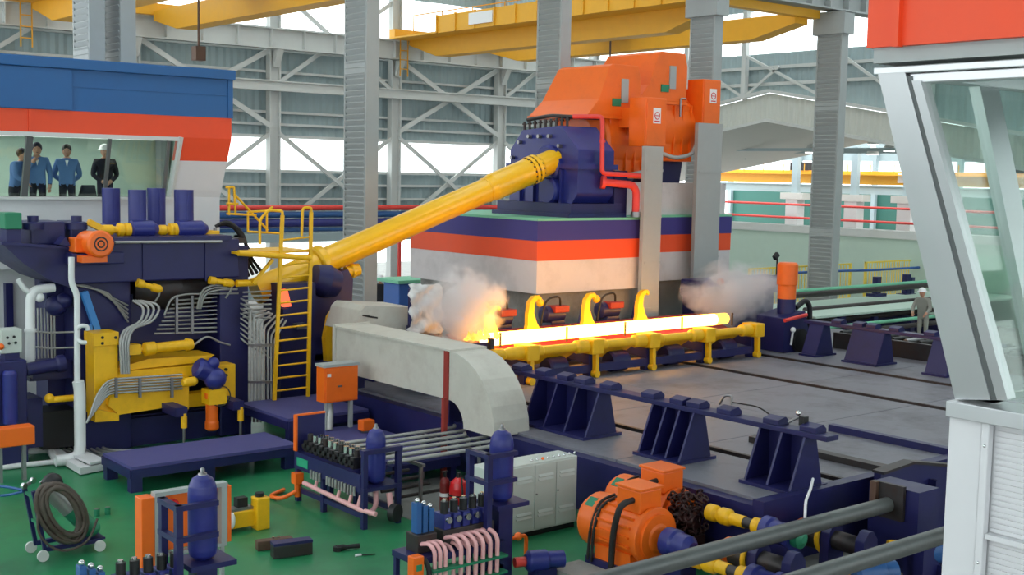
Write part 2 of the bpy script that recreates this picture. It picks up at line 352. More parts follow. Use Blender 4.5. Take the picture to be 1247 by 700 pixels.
# unseen walls behind the viewer, added to darken front faces; glazing enlarged for light
for nm, ax_, at_, u0, u1, lb in (('wall_left', 'y', -8.5, -10, ZW, 'unseen sheet metal side wall of the hall, added behind the viewer'), ('wall_front', 'x', -10.5, -8.5, XE, 'unseen sheet metal front wall of the hall, added behind the viewer')):
    t = T(nm, lb, 'wall', (at_, 10, 0) if ax_ == 'y' else (15, at_, 0), kind='structure')
    for z0, z1 in ((0, 3.5), (8.2, 9.8), (13.1, 15.2)): P(t, 'sheet_band', corr(MB(), ax_, u0, u1, z0, z1, at_, pitch=1.0), 'sheet')
    for z0, z1 in ((3.5, 8.2), (9.8, 13.1)): P(t, 'window_pane', MB().box(at_, at_+.02, u0, u1, z0, z1) if ax_ == 'y' else MB().box(u0, u1, at_, at_+.02, z0, z1), 'glass')
t = T('wall_right', 'sheet metal end wall continuing beside the near bay', 'wall', (XE, -1, 0), kind='structure')
P(t, 'sheet_band', corr(MB(), 'y', -10.5, 8, 0, 15.2, XE, pitch=1.0), 'sheet')
# unseen roof added to cut overhead light; near bay closed to dim the foreground
rf = T('ceiling', 'unseen sheet metal hall roof with skylight strips, added to shape the light', 'ceiling', (20, 20, 15.3), kind='structure')
for k in range(9):
    xa = -8+6*k; P(rf, 'roof_panel', MB().box(xa, min(xa+3.9, XE), -10, ZW, 15.25, 15.4), 'sheet'); P(rf, 'roof_panel', MB().box(xa+3.9, min(xa+6, XE), -10, 13, 15.25, 15.4), 'sheet') if xa+3.9 < XE else None
    P(rf, 'skylight', MB().box(xa+3.9, min(xa+6, XE), 13, ZW, 15.3, 15.33), 'glass') if xa+3.9 < XE else None
# ---------------------------------------------------------------- laced building columns
def column(X, Y, z1, label, cap=None, z0=0):
    t = T('laced_column', label, 'column', (X, Y, 0), 'laced steel columns of the hall')
    for s in (-1, 1):
        P(t, 'chord', MB().ib((X, Y+s*.48, z0), (X, Y+s*.48, z1), .12, .34, .03, up=(1, 0, 0)) if 0 else MB().box(X-.19, X+.19, Y+s*.5-.035, Y+s*.5+.035, z0, z1), 'column_grey')
    P(t, 'web', MB().box(X-.15, X+.1, Y-.46, Y+.46, z0, z1), 'column_grey')
    b = P(t, 'batten', MB().ob((X-.18, Y, z0+.1), (.03, 0, -.055), (0, .46, 0), (.006, 0, .006)), 'column_grey')
    n = int((z1-z0-.3)/.15)
    for k in range(1, n): inst(b, (0, 0, .15*k))
    for z in (3.4, 7.9): P(t, 'splice_plate', MB().box(X-.2, X-.165, Y-.5, Y+.5, z, z+.3), 'column_grey')
    P(t, 'base_plate', MB().box(X-.5, X+.5, Y-.8, Y+.8, z0, z0+.06), 'column_grey')
    if cap: P(t, 'cap', MB().box(X-.3, X+.3, Y-.68, Y+.68, cap, cap+.75).box(X-.32, X+.32, Y-.72, Y+.72, cap+.75, cap+.8), 'column_grey', bevel=.02)
    return t
xs = [Yp(p, 100, 27.3).x for p in (440, 673, 858, 1012)]
column(xs[0], 27.3, 11.4, 'striped grey laced column standing behind the long yellow shaft')
column(xs[1], 27.3, 11.4, 'striped grey laced column behind the left orange motor hood')
column(xs[2], 27.3, 11.4, 'striped grey laced column behind the right orange motor hood', cap=10.6)
column(xs[3], 27.3, 11.4, 'striped grey laced column standing behind the yellow fence', cap=10.6)
q = [Yp(p, 30, 29.6).x for p in (108, 148)]
column(q[0], 29.6, 14, 'left one of the two striped columns above the blue pulpit roof')
column(q[1]-.05, 29.6, 14, 'right one of the two striped columns above the blue pulpit roof')
t = T('runway_beam', 'grey crane runway beam resting on the column heads at upper right', 'beam', (36, 27.3, 11.4))
P(t, 'girder', MB().ib((7.0, 27.3, 11.95), (XE-.6, 27.3, 11.95), .6, 1.0, .06), 'column_grey')
s_ = P(t, 'stiffener', MB().box(xs[2]-.2, xs[2]-.15, 27.02, 27.58, 11.5, 12.4), 'column_grey')
for k in range(-22, 13):
    if k: inst(s_, (1.05*k, 0, 0))
# ---------------------------------------------------------------- overhead cranes (girders span from the back wall to the column row)
def crane(dx, label):
    t = T('overhead_crane', label, 'crane', (32+dx, 37, 10))
    x1 = 30.6+dx; x2 = 35.6+dx; y0, y1 = 27.9, ZW-1.2
    P(t, 'box_girder', MB().prism([(x1+.5, y0, 10.95), (x1+.5, y0+2, 10.38), (x1+.5, y1-2, 10.38), (x1+.5, y1, 10.95), (x1+.5, y1, 11.3), (x1+.5, y0, 11.3)], (.7, 0, 0)), 'crane_yellow')
    P(t, 'box_girder', MB().prism([(x2, y0, 10.95), (x2, y0+2, 10.5), (x2, y1-2, 10.5), (x2, y1, 10.95), (x2, y1, 11.3), (x2, y0, 11.3)], (.7, 0, 0)), 'crane_yellow')
    P(t, 'walkway', MB().box(x1-.5, x1+.5, y0, y1, 11.15, 11.22), 'crane_yellow')
    w_ = P(t, 'walkway_panel', MB().box(x1-.5, x1-.46, y0+.05, y0+1.2, 11.22, 11.85), 'crane_yellow')
    r_ = P(t, 'panel_rib', MB().box(x1-.56, x1-.46, y0+1.2, y0+1.27, 11.15, 11.88), 'crane_yellow')
    n = int((y1-y0-2.4)/1.27)
    for k in range(1, n): inst(w_, (0, 1.27*k, 0)); inst(r_, (0, 1.27*k, 0))
    P(t, 'sign_board', MB().box(x1-.58, x1-.52, y0+10.2, y0+11.7, 11.3, 11.75), 'white_plastic')
    P(t, 'handrail', MB().tube([(x1+.45, y0, 12.2), (x1+.45, y1, 12.2)], .025, 6), 'crane_yellow')
    for k in range(9): P(t, 'rail_post', MB().cyl((x1+.45, y0+.2+2.1*k, 11.2), (x1+.45, y0+.2+2.1*k, 12.2), .025, n=6), 'crane_yellow')
    for y in (y0-.1, y1+.15): P(t, 'end_carriage', MB().box(x1-.3, x2+1, y-.2, y+.2, 11.165, 11.6), 'crane_yellow')
    P(t, 'trolley', MB().box(x1+.7, x2+.4, y0+8, y0+10, 11.3, 12.1), 'brown_case')
    P(t, 'ladder', MB().box(x1+.1, x1+.14, y1+.1, y1+.14, 9.6, 11.2).box(x1+.5, x1+.54, y1+.1, y1+.14, 9.6, 11.2).box(x1+.1, x1+.5, y1+.1, y1+.13, 9.9, 9.94).box(x1+.1, x1+.5, y1+.1, y1+.13, 10.3, 10.34).box(x1+.1, x1+.5, y1+.1, y1+.13, 10.7, 10.74), 'crane_yellow')
    P(t, 'hook_cable', MB().cyl((x1+1.2, y0+5.4, 8.9), (x1+1.2, y0+5.4, 11.3), .035, n=6).box(x1+1.05, x1+1.35, y0+5.25, y0+5.55, 8.5, 8.9), 'brown_case')
crane(0, 'yellow overhead crane above the orange motor hoods')
crane(-16.2, 'yellow overhead crane above the blue pulpit roof at upper left')

# ---------------------------------------------------------------- deck of steel plates with rails
t = T('steel_deck', 'raised grey steel plate deck beneath the glowing billet', 'platform', (20, 16, 0))
P(t, 'understructure', MB().box(13.5, 31, 10.8, 22.6, 0, .93), 'navy')
plate = {}
for xa, xb in ((13.52, 15.28), (15.56, 18.6), (18.62, 21.86), (22.14, 24.55), (24.83, 27.6), (27.62, 30.98)):
    for k in range(4):
        ya = 10.82+2.95*k
        P(t, 'plate', MB().box(xa, xb, ya, ya+2.93, .93, 1.0), 'deck', bevel=.006)
for x in (15.42, 22.0, 24.69):
    P(t, 'rail', MB().box(x-.1, x+.1, 10.82, 22.6, .93, .95).box(x-.035, x+.035, 10.82, 22.6, .95, 1.03), 'dark_steel')
P(t, 'edge_beam', MB().box(13.3, 13.9, 10.8, 22, .78, .95).box(13.3, 13.4, 10.8, 22, .3, .78), 'navy')
P(t, 'end_beam', MB().box(13.3, 31, 10.62, 10.82, .2, 1.04), 'navy')
P(t, 'kerb', MB().box(18.25, 18.4, 10.82, 13.2, 1.0, 1.12), 'navy')
P(t, 'gutter_bar', MB().box(16.3, 16.5, 10.6, 13.4, 1.0, 1.1), 'dark_steel')
# ================================================================ DRIVE: plinth, gearbox, shaft, motors
t = T('drive_plinth', 'striped blue, orange and white drive plinth carrying gearbox and motors', 'plinth', (21, 25, 1.0))
def plinth(x0, x1, y0, y1):
    P(t, 'foundation', MB().box(x0+.35, x1-.2, y0+.35, y1, 1.0, 2.55), 'concrete')
    P(t, 'white_band', MB().box(x0, x1, y0, y1, 2.55, 3.36), 'stripe_white')
    P(t, 'orange_band', MB().box(x0-.01, x1+.01, y0-.01, y1, 3.36, 3.85), 'stripe_orange')
    P(t, 'blue_band', MB().box(x0-.02, x1+.02, y0-.02, y1, 3.85, 4.34), 'stripe_blue')
    P(t, 'top_slab', MB().box(x0-.03, x1+.03, y0-.03, y1, 4.34, 4.4), 'conveyor_green')
plinth(19.5, 23.25, 22.8, 28.2); plinth(23.25, 28.0, 24.0, 26.7)
P(t, 'motor_pedestal', MB().box(22.75, 27.9, 24.15, 26.5, 4.4, 5.3), 'stripe_white')

t = T('gearbox', 'dark blue eight-sided gearbox on the striped plinth', 'gearbox', (21.6, 24.4, 4.4))
oct_ = [(25.75, 4.75), (25.75, 6.1), (25.25, 6.62), (23.75, 6.72), (23.05, 6.1), (23.05, 5.0), (23.25, 4.75)]
P(t, 'casing', MB().prism([(21, y, z) for y, z in oct_], (1.25, 0, 0)), 'royal', bevel=.03)
P(t, 'joint_flange', MB().box(20.93, 22.32, 22.96, 25.85, 5.62, 5.75), 'royal')
P(t, 'base_frame', MB().box(20.7, 22.5, 22.95, 25.9, 4.5, 4.75).box(20.6, 22.6, 22.9, 26, 4.4, 4.5), 'navy')
P(t, 'bearing_housing', MB().lathe((20.86, 24.15, 5.72), (1, 0, 0), [(.45, 0), (.5, .05), (.52, .2)], 24), 'royal')
P(t, 'bearing_housing', MB().lathe((20.75, 23.95, 5.05), (1, 0, 0), [(.3, 0), (.34, .06), (.34, .3)], 20), 'royal')
for k in range(4): y = 23.6+k*.55; P(t, 'rib', MB().box(20.9, 21, y-.04, y+.04, 4.75, 5.6), 'royal')
for k, (y, z) in enumerate(((25.3, 6.3), (24.9, 6.45), (24.5, 6.45), (24.1, 6.45), (25.6, 5.9), (23.7, 6.2))):
    P(t, 'lug', MB().cyl((20.88, y, z), (21, y, z), .05, n=8), 'steel')
b = P(t, 'stud', MB().cyl((21.1, 25.3, 6.6), (21.1, 25.3, 6.85), .035, n=8).cyl((21.1, 25.3, 6.76), (21.1, 25.3, 6.8), .065, n=6), 'dark_steel')
for k in range(1, 9): inst(b, (.02*k, -.19*k, .012*k))
P(t, 'oil_line', MB().tube([(21.2, 25.3, 6.9), (21.3, 24.5, 7.0), (21.3, 23.7, 6.95), (22.2, 23.5, 6.95)], .05, 8, .2), 'dark_steel')
P(t, 'side_box', MB().box(22.25, 22.7, 23.0, 23.8, 4.4, 5.6), 'navy')
t = T('cooling_pipe', 'thick red pipe bending down beside the dark blue gearbox', 'pipe', (22.9, 22.7, 4.4))
P(t, 'pipe', MB().tube([(21.75, 22.98, 5.3), (22.2, 22.74, 5.27), (22.74, 22.7, 5.23), (22.74, 22.7, 4.42)], .1, 10, .25), 'pipe_red')
P(t, 'flange', MB().cyl((21.75, 22.98, 5.3), (21.84, 22.93, 5.29), .17, n=14), 'pipe_red')
P(t, 'collar', MB().cyl((22.74, 22.7, 4.42), (22.74, 22.7, 4.55), .13, n=12), 'steel')
t = T('oil_pipe', 'thin red pipe dropping from the motor hood to the plinth', 'pipe', (22.7, 22.7, 4.2))
P(t, 'pipe', MB().tube([(21.2, 23.5, 6.95), (21.62, 22.86, 6.95), (21.62, 22.82, 5.52), (22.4, 22.7, 5.5), (23.05, 22.66, 5.48), (23.05, 22.66, 3.9)], .06, 8, .12), 'pipe_red')
P(t, 'clamp', MB().cyl((21.62, 22.84, 6.3), (21.62, 22.84, 6.36), .085, n=10), 'pipe_red')

# long cardan shaft
A = V((20.75, 23.98, 5.74)); B = Yp(311, 355, 24.35); d = (B-A).normalized(); Ls = (B-A).length
t = T('cardan_shaft', 'long thick yellow drive shaft rising from the mill to the gearbox', 'shaft', (B.x, B.y, B.z-.3))
def along(k): return A+d*k
P(t, 'tube', MB().lathe(along(1.9), d, [(.3, 0), (.3, Ls-1.9)], 28), 'shaft_yellow')
P(t, 'sleeve', MB().lathe(along(.55), d, [(.3, 0), (.345, .06), (.345, 1.25), (.31, 1.36), (.3, 1.4)], 28), 'shaft_yellow')
P(t, 'yoke', MB().lathe(along(-.25), d, [(.24, -.12), (.3, -.09), (.31, .5), (.33, .55), (.33, .62)], 28), 'shaft_yellow')
fl = P(t, 'flange', MB().lathe(along(.36), d, [(.37, 0), (.37, .1)], 28), 'shaft_yellow')
P(t, 'flange', MB().lathe(along(.5), d, [(.37, 0), (.37, .09)], 28), 'shaft_yellow')
for k in range(16):
    a = 2*math.pi*k/16; u = d.cross(UP).normalized(); v_ = d.cross(u)
    c = along(.33)+(u*math.cos(a)+v_*math.sin(a))*.34; P(t, 'bolt', MB().cyl(c, c+d*.3, .028, n=6), 'dark_steel')
P(t, 'collar', MB().lathe(along(Ls-1.75), d, [(.31, -.08), (.38, -.06), (.4, 0), (.4, .1), (.36, .15), (.31, .17)], 28), 'shaft_yellow')
P(t, 'weld_ring', MB().torus(along(2.0), d, .3, .02, 24, 6), 'shaft_yellow')

def motor(x, y0, z, xl, label, i):
    y1 = y0+2.3; t = T('drive_motor', label, 'motor', (x+1, (y0+y1)/2, 4.4), 'orange main drive motors')
    yc = (y0+y1)/2
    P(t, 'stator', MB().lathe((x, yc, z+1.25), (1, 0, 0), [(.7, -.1), (1.1, 0), (1.15, .1), (1.15, xl-.1), (1.1, xl), (.7, xl+.1)], 28), 'orange')
    P(t, 'frame', MB().box(x+.15, x+xl-.15, y0+.1, y1-.1, z+.3, z+1.9), 'orange', bevel=.03)
    h0, h1 = z+1.95, z+3.3
    hl = 1.05; hp = [(x-.75, h0, .1), (x-.36, h0+.42, 0), (x-.02, h1-.06, -.26), (x+.1, h1, -.3), (x+hl, h1, -.3), (x+hl+.1, h1-.35, -.3), (x+hl+.1, h0, 0)]; n_ = len(hp)
    P(t, 'hood', MB().add([(a, y0, b) for a, b, c in hp]+[(a, y1+c, b) for a, b, c in hp], [tuple(range(n_-1, -1, -1)), tuple(range(n_, 2*n_))]+[(k, (k+1) % n_, n_+(k+1) % n_, n_+k) for k in range(n_)]), 'orange', bevel=.015)
    P(t, 'hood_rim', MB().box(x-.78, x+hl+.13, y0-.03, y1+.12, h0-.08, h0), 'orange')
    P(t, 'vent_grille', MB().box(x+.42, x+.66, y0-.04, y0, h0+.35, h0+.98), 'column_grey')
    P(t, 'nameplate', MB().box(x+.1, x+.4, y0-.03, y0, h0+.25, h0+.45), 'green')
    for k in (.3, .5, .7): P(t, 'stiffener', MB().box(x+xl*k+.2, x+xl*k+.24, y0+.02, y0+.1, z+.4, z+1.85), 'orange')
    P(t, 'pedestal', MB().prism([(x+.2, y0+.5, 5.3), (x+xl-.2, y0+.5, 5.3), (x+xl-.1, y0+.5, z+.32), (x+.1, y0+.5, z+.32)], (0, 1.6, 0)), 'navy')
    P(t, 'cable_loop', MB().tube([(x+.2, y0-.05, z+.5), (x+.5, y0-.25, z+.38), (x+1.1, y0-.3, z+.5), (x+1.5, y0-.3, z+.8)], .06, 8, .2), 'pipe_grey')
    P(t, 'lifting_bar', MB().tube([(x+xl*.5, y0-.06, h0-.4), (x+xl*.5, y0-.06, h0+.1), (x+xl*.62, y0-.06, h0+.1)], .03, 6, .05), 'steel')
motor(22.7, 23.75, 5.1, 1.6, 'orange drive motor with sloping hood, nearer the blue gearbox', 0)
motor(24.78, 24.0, 5.6, 1.7, 'orange drive motor with sloping hood, farther from the blue gearbox', 1)
def terminal(px0, px1, px2, pyt, pyb, Y, label, i):
    e = Yp(px1, (pyt+pyb)/2, Y); zt = Yp(px1, pyt, Y).z; zb = Yp(px1, pyb, Y).z; xr = Yp(px2, (pyt+pyb)/2, Y).x
    t = T('terminal_box', label, 'junction box', (e.x+.3, Y+.3, zb), 'orange terminal boxes of the drive motors')
    P(t, 'box', MB().box(e.x, xr, Y, Y+.6, zb, zt), 'orange', bevel=.015)
    P(t, 'lid', MB().box(e.x+.03, xr-.03, Y-.03, Y, zb+.03, zt-.03), 'orange', bevel=.008)
    P(t, 'neck', MB().box(e.x+.1, xr-.1, Y+.6, Y+1.1, zb+.5, zt-.25), 'orange')
    s = P(t, 'warning_sign', MB().box(e.x+.25, e.x+.52, Y-.045, Y-.03, zb+.6, zb+1.0), 'white_plastic')
    P(s, 'warning_symbol', MB().torus((e.x+.385, Y-.048, zb+.8), (0, 1, 0), .09, .012, 16, 5).box(e.x+.32, e.x+.45, Y-.052, Y-.045, zb+.79, zb+.81).box(e.x+.29, e.x+.48, Y-.052, Y-.045, zb+.64, zb+.67), 'red')
    return t
terminal(766, 786, 811, 118, 178, 22.75, 'orange terminal box with a warning sign above the left grey cable duct', 0)
terminal(838, 856, 877, 96, 151, 23.75, 'orange terminal box with a warning sign above the right grey cable duct', 1)
def duct(px0, px1, pt, pb, Y, label):
    x0, x1, z0, z1 = RY(px0, pt, px1, pb, Y); z0 = 1.0
    t = T('cable_duct', label, 'duct', ((x0+x1)/2, Y+.2, 1.0), 'grey cable ducts in front of the plinth')
    P(t, 'channel', MB().box(x0, x1, Y, Y+.2, z0, z1), 'column_grey')
    P(t, 'edge_angle', MB().box(x0-.08, x0, Y, Y+.12, z0, z1), 'column_grey')
    for k in range(4): P(t, 'joint_strap', MB().box(x0-.01, x1+.01, Y-.012, Y, z0+1+k*1.2, z0+1.06+k*1.2), 'column_grey')
duct(786, 805, 178, 360, 22.5, 'left grey vertical cable duct in front of the striped plinth')
duct(850, 877, 150, 330, 23.5, 'right grey vertical cable duct in front of the striped plinth')

# ================================================================ BILLET AND ITS TABLE
bl, br = Yp(588, 411, 20.4), Yp(884, 391, 20.4); zb = 1.95
bl.z = br.z = zb
t = T('hot_billet', 'long white-hot round steel billet glowing on yellow rollers', 'billet', ((bl.x+br.x)/2, 20.4, zb-.13))
P(t, 'bar', MB().lathe(bl, (1, 0, 0), [(.12, 0), (.14, .02), (.14, br.x-bl.x-.45)], 28), 'hot')
P(t, 'cooler_end', MB().lathe((br.x-.45, 20.4, zb), (1, 0, 0), [(.14, 0), (.14, .42), (.12, .45)], 28), 'hot_end')
t = T('billet_table', 'yellow and dark blue roller table under the glowing billet', 'conveyor', (20, 20, 1.0))
fx = [Zp(p, y, 1.0).x for p, y in ((642, 468), (724, 459), (801, 452), (871, 444), (933, 437))]
YF_ = 19.75
for k, x in enumerate(fx):
    P(t, 'foot_link', MB().bar((x, YF_, 1.02), (x, YF_+.02, 1.55), .09, .12).cyl((x, YF_-.06, 1.08), (x, YF_+.08, 1.08), .085, n=10), 'yellow')
    P(t, 'upright', MB().box(x-.12, x+.12, YF_+.1, YF_+.3, 1.0, 1.7), 'navy')
    P(t, 'clamp', MB().box(x-.17, x+.17, YF_-.08, YF_+.4, 1.52, 1.86), 'yellow', bevel=.03)
    P(t, 'stop_pin', MB().box(x-.55, x-.52, YF_+.38, YF_+.42, 1.8, 2.12), 'dark_steel')
    P(t, 'cross_arm', MB().bar((x+.1, YF_+.2, 1.35), (x+.1, 21.6, 1.5), .16, .22), 'navy')
    if k < len(fx)-1:
        x2 = fx[k+1]
        P(t, 'torque_tube', MB().lathe((x+.1, YF_+.12, 1.7), (1, 0, 0), [(.13, 0), (.13, .25), (.1, .3), (.1, x2-x-.65), (.15, x2-x-.6), (.15, x2-x-.3), (.12, x2-x-.28), (.12, x2-x-.2)], 16), 'yellow')
        P(t, 'deflector', MB().prism([(x+.3, YF_+.25, 1.56), (x2-.3, YF_+.25, 1.62), (x2-.4, YF_+.55, 1.4), (x+.3, YF_+.55, 1.3)], (0, .03, .03)), 'yellow')
        P(t, 'base_beam', MB().box(x+.12, x2-.12, YF_+.1, YF_+.3, 1.1, 1.28), 'navy')
        P(t, 'gear_case', MB().lathe((x+.7, YF_+.35, 1.25), (1, 0, 0), [(.2, 0), (.24, .05), (.24, .5), (.18, .55)], 14), 'navy')
    P(t, 'roller', MB().lathe((x+.5, 20.25, 1.66), (0, 1, 0), [(.12, 0), (.1, .15), (.12, .3)], 14), 'dark_steel')
P(t, 'first_tube', MB().lathe((fx[0]-1.0, YF_+.12, 1.7), (1, 0, 0), [(.13, 0), (.13, .3), (.1, .35), (.14, .55), (.14, .9)], 16), 'yellow')
P(t, 'rear_beam', MB().ib((fx[0]-1, 21.6, 1.45), (fx[-1]+.4, 21.6, 1.45), .25, .5, .05), 'navy')
P(t, 'slide_plate', MB().prism([(fx[0]-.9, 20.6, 1.6), (fx[-1], 20.6, 1.6), (fx[-1], 21.6, 1.95), (fx[0]-.9, 21.6, 1.95)], (0, 0, -.04)), 'dark_red')  # dark red stands in for the billet's glow under the table
for k, (px, py) in enumerate(((598, 374), (648, 362), (716, 359), (781, 355))):
    # kick-out hooks: curved claws rising behind the billet
    q = Yp(px, py, 21.0); x = q.x; zt = q.z
    prof = [(0.34, 1.55), (.3, 1.95), (.16, 2.12), (.06, 2.35), (.08, zt-.12), (.2, zt-.03), (.26, zt-.1), (.3, zt-.03), (.22, zt+.04), (.05, zt+.02), (-.08, zt-.1), (-.13, 2.35), (-.13, 2.1), (-.22, 1.8), (-.3, 1.55)]
    P(t, 'kicker_hook', MB().prism([(x+a*.9, 20.98, z) for a, z in prof], (0, .12, 0)), 'yellow', bevel=.015)
    P(t, 'hook_axle', MB().cyl((x-.2, 21.25, 1.75), (x+.5, 21.25, 1.75), .09, n=12), 'dark_steel')
for i, px in enumerate((610, 675, 742)):
    q = Yp(px, 378, 22.0)
    g = T('gear_motor', ['dark geared motor behind the billet, nearest the steam cloud', 'dark geared motor behind the billet, middle one of three', 'dark geared motor behind the billet, nearest the grey cable duct'][i], 'motor', (q.x, 22.0, 1.0), 'small geared motors behind the billet')
    P(g, 'stand', MB().prism([(q.x-.35, 21.85, 1.0), (q.x+.45, 21.85, 1.0), (q.x+.2, 21.85, 2.0), (q.x-.2, 21.85, 2.0)], (0, .4, 0)), 'navy')
    P(g, 'casing', MB().lathe((q.x-.35, 22.05, 2.15), (1, 0, 0), [(.12, 0), (.2, .05), (.2, .6), (.12, .68)], 16), 'navy')
    P(g, 'terminal_lid', MB().box(q.x-.15, q.x+.3, 21.78, 22.1, 2.2, 2.36), 'rust_red', bevel=.02)  # red light of the billet is put into the lid's colour
    P(g, 'cable', MB().tube([(q.x+.1, 21.9, 2.36), (q.x, 21.8, 2.6), (q.x-.4, 21.85, 2.55), (q.x-.55, 21.85, 2.0), (q.x-.5, 21.9, 1.2)], .025, 6, .2), 'rubber')
    P(g, 'yellow_cap', MB().sph((q.x-.5, 21.95, 2.45), .1), 'yellow')
    P(g, 'brace', MB().bar((q.x+.55, 21.9, 1.0), (q.x+.85, 21.9, 2.3), .08, .1), 'navy')
# guide trough at the hot end on the left
t = T('entry_trough', 'dark blue entry trough at the flaring left end of the billet', 'conveyor', (15.6, 20.4, 1.0))
P(t, 'trough', MB().prism([(14.2, 20.0, 1.75), (14.2, 20.1, 1.95), (14.2, 20.4, 1.72), (14.2, 20.7, 1.95), (14.2, 20.8, 1.75), (14.2, 20.4, 1.55)], (1.7, 0, 0)), 'navy')
P(t, 'frame', MB().box(14.3, 15.8, 19.95, 20.85, 1.0, 1.56), 'navy')
P(t, 'stop_post', MB().box(15.8, 15.9, 19.9, 20.0, 1.0, 2.05), 'dark_steel')

# roll stand with vertical motor at the right end of the table
q = Yp(957, 370, 20.3)
t = T('end_stand', 'dark blue drive stand with vertical orange motor at the billet tail', 'machine', (q.x, 20.4, 1.0))
P(t, 'body', MB().prism([(q.x-.55, 19.9, 1.0), (q.x+.45, 19.9, 1.0), (q.x+.45, 19.9, 1.6), (q.x+.3, 19.9, 2.05), (q.x-.55, 19.9, 1.9)], (0, .9, 0)), 'navy', bevel=.02)
P(t, 'wheel', MB().cyl((q.x+.05, 19.78, 1.3), (q.x+.05, 19.9, 1.3), .3, n=20), 'black')
P(t, 'neck', MB().cyl((q.x+.02, 20.3, 1.9), (q.x+.02, 20.3, 2.35), .24, n=18), 'navy')
P(t, 'motor', MB().lathe((q.x+.02, 20.3, 2.35), (0, 0, 1), [(.24, 0), (.24, .35), (.27, .37), (.27, .9), (.22, .95)], 22), 'orange')
P(t, 'pipe', MB().cyl((q.x-.6, 19.85, 1.85), (q.x+.3, 19.85, 1.95), .05, n=8), 'pipe_red')
P(t, 'white_valve', MB().sph((q.x-.3, 19.8, 1.6), .07).cyl((q.x-.3, 19.85, 1.2), (q.x-.28, 19.82, 1.55), .03, n=6), 'white_plastic')
P(t, 'elbow', MB().tube([(q.x+.3, 20.2, 2.1), (q.x+.7, 20.2, 2.3), (q.x+.9, 20.2, 2.1), (q.x+.9, 20.2, 1.0)], .07, 8, .2), 'black')
a = Yp(845, 345, 22.2); b_ = Yp(950, 345, 22.2)
t = T('tail_machine', 'dark blue shear machine half hidden in the right steam cloud', 'machine', ((a.x+b_.x)/2, 22.3, 1.0))
P(t, 'body', MB().box(a.x+.1, b_.x-.5, 22.0, 22.7, 1.0, 2.3), 'navy', bevel=.04)
P(t, 'head', MB().box(a.x-.1, b_.x-.2, 21.9, 22.6, 2.3, 2.75), 'navy', bevel=.04)
for k in range(3): P(t, 'cap', MB().lathe((a.x+.2+.45*k, 21.9, 2.6), (0, -1, 0), [(.2, 0), (.2, .08), (.1, .12)], 14), 'royal')
P(t, 'knob', MB().sph((a.x+.55, 21.75, 2.72), .1), 'orange')
P(t, 'cylinder', MB().lathe((b_.x-.9, 22.1, 2.6), (1, 0, 0), [(.17, 0), (.17, .8), (.2, .82), (.2, .95)], 16), 'navy')
P(t, 'lamp_post', MB().cyl((b_.x-.3, 22.1, 2.7), (b_.x-.3, 22.1, 3.3), .025, n=6).ob((b_.x-.36, 22.1, 3.3), (.07, 0, .06), (0, .05, 0), (-.04, 0, .05)), 'black')

# ================================================================ TRESTLES
def trestle(X, y0, y1, zt, stands, label, grp, wide, nearpads):
    t = T('skid_trestle', label, 'trestle', (X, (y0+y1)/2, 1.0), grp)
    P(t, 'top_rail', MB().box(X-.14, X+.14, y0, y1, zt-.08, zt), 'navy', bevel=.01)
    for ya, yb in stands:
        P(t, 'stand_foot', MB().box(X-.5, X+.4, ya-.05, yb+.05, 1.0, 1.05), 'navy')
        n = 3 if yb-ya > .85 else 2
        for k in range(n+1):
            y = ya+(yb-ya)*k/n
            P(t, 'gusset', MB().prism([(X-.42, y-.02, 1.05), (X+.3, y-.02, 1.05), (X+.12, y-.02, zt-.08), (X-.12, y-.02, zt-.08)], (0, .04, 0)), 'navy')
        if X > 20: P(t, 'front_plate', MB().prism([(X-.42, ya, 1.05), (X-.38, ya, 1.05), (X-.1, ya, zt-.08), (X-.13, ya, zt-.08)], (0, yb-ya, 0)), 'navy')
        P(t, 'web', MB().prism([(X+.1, ya, 1.05), (X+.14, ya, 1.05), (X+.12, ya, zt-.08), (X+.08, ya, zt-.08)], (0, yb-ya, 0)), 'navy')
    for y in nearpads:
        P(t, 'pad', MB().prism([(X-.13, y-.14, zt), (X+.13, y-.14, zt), (X+.13, y-.14, zt+.05), (X+.05, y-.14, zt+.12), (X-.13, y-.14, zt+.08)], (0, .28, 0)), 'navy', bevel=.01)
    return t
pads = [Xp(p, y, 14.5).y for p, y in ((636, 448), (664, 452), (691, 456), (712, 461), (744, 469), (795, 480), (830, 487), (850, 491), (888, 499), (945, 511), (990, 521))]
Sg = [(Xp(735, 500, 14.5).y, Xp(660, 500, 14.5).y), (Xp(850, 525, 14.5).y, Xp(800, 525, 14.5).y), (Xp(985, 560, 14.5).y, Xp(930, 560, 14.5).y)]
trestle(14.5, 10.4, 18.4, 1.87, Sg, 'dark blue skid trestle nearest the pair of orange motors', 'dark blue skid trestles', 1, pads)
fp = [Xp(p, y, 26).y for p, y in ((1022, 388), (1048, 392), (1064, 393), (1092, 398), (1135, 405))]
trestle(26, 14.2, 19.6, 1.87, [(Xp(1080, 415, 26).y, Xp(1042, 415, 26).y), (Xp(1165, 430, 26).y, Xp(1140, 430, 26).y), (19.0, 19.4)], 'dark blue skid trestle behind the deck rails near the far worker', 'dark blue skid trestles', 1, fp)
t = T('proximity_sensor', 'small sensor with cable clipped to the near trestle rail', 'sensor', Xp(885, 497, 14.5))
q = Xp(885, 490, 14.5)
P(t, 'bracket', MB().tube([q+V((0, .15, -.05)), q+V((0, .05, .1)), q+V((0, -.1, .12)), q+V((0, -.1, -.02))], .018, 6, .04), 'steel')
P(t, 'cable', MB().tube([q+V((0, -.1, .02)), q+V((.15, -.5, .0)), q+V((.3, -.8, -.2)), q+V((.3, -.9, -.85))], .012, 6, .1), 'rubber')
t = T('limit_switch', 'small chrome limit switch standing on the near trestle end', 'sensor', Xp(970, 515, 14.5))
q = Xp(972, 508, 14.5)
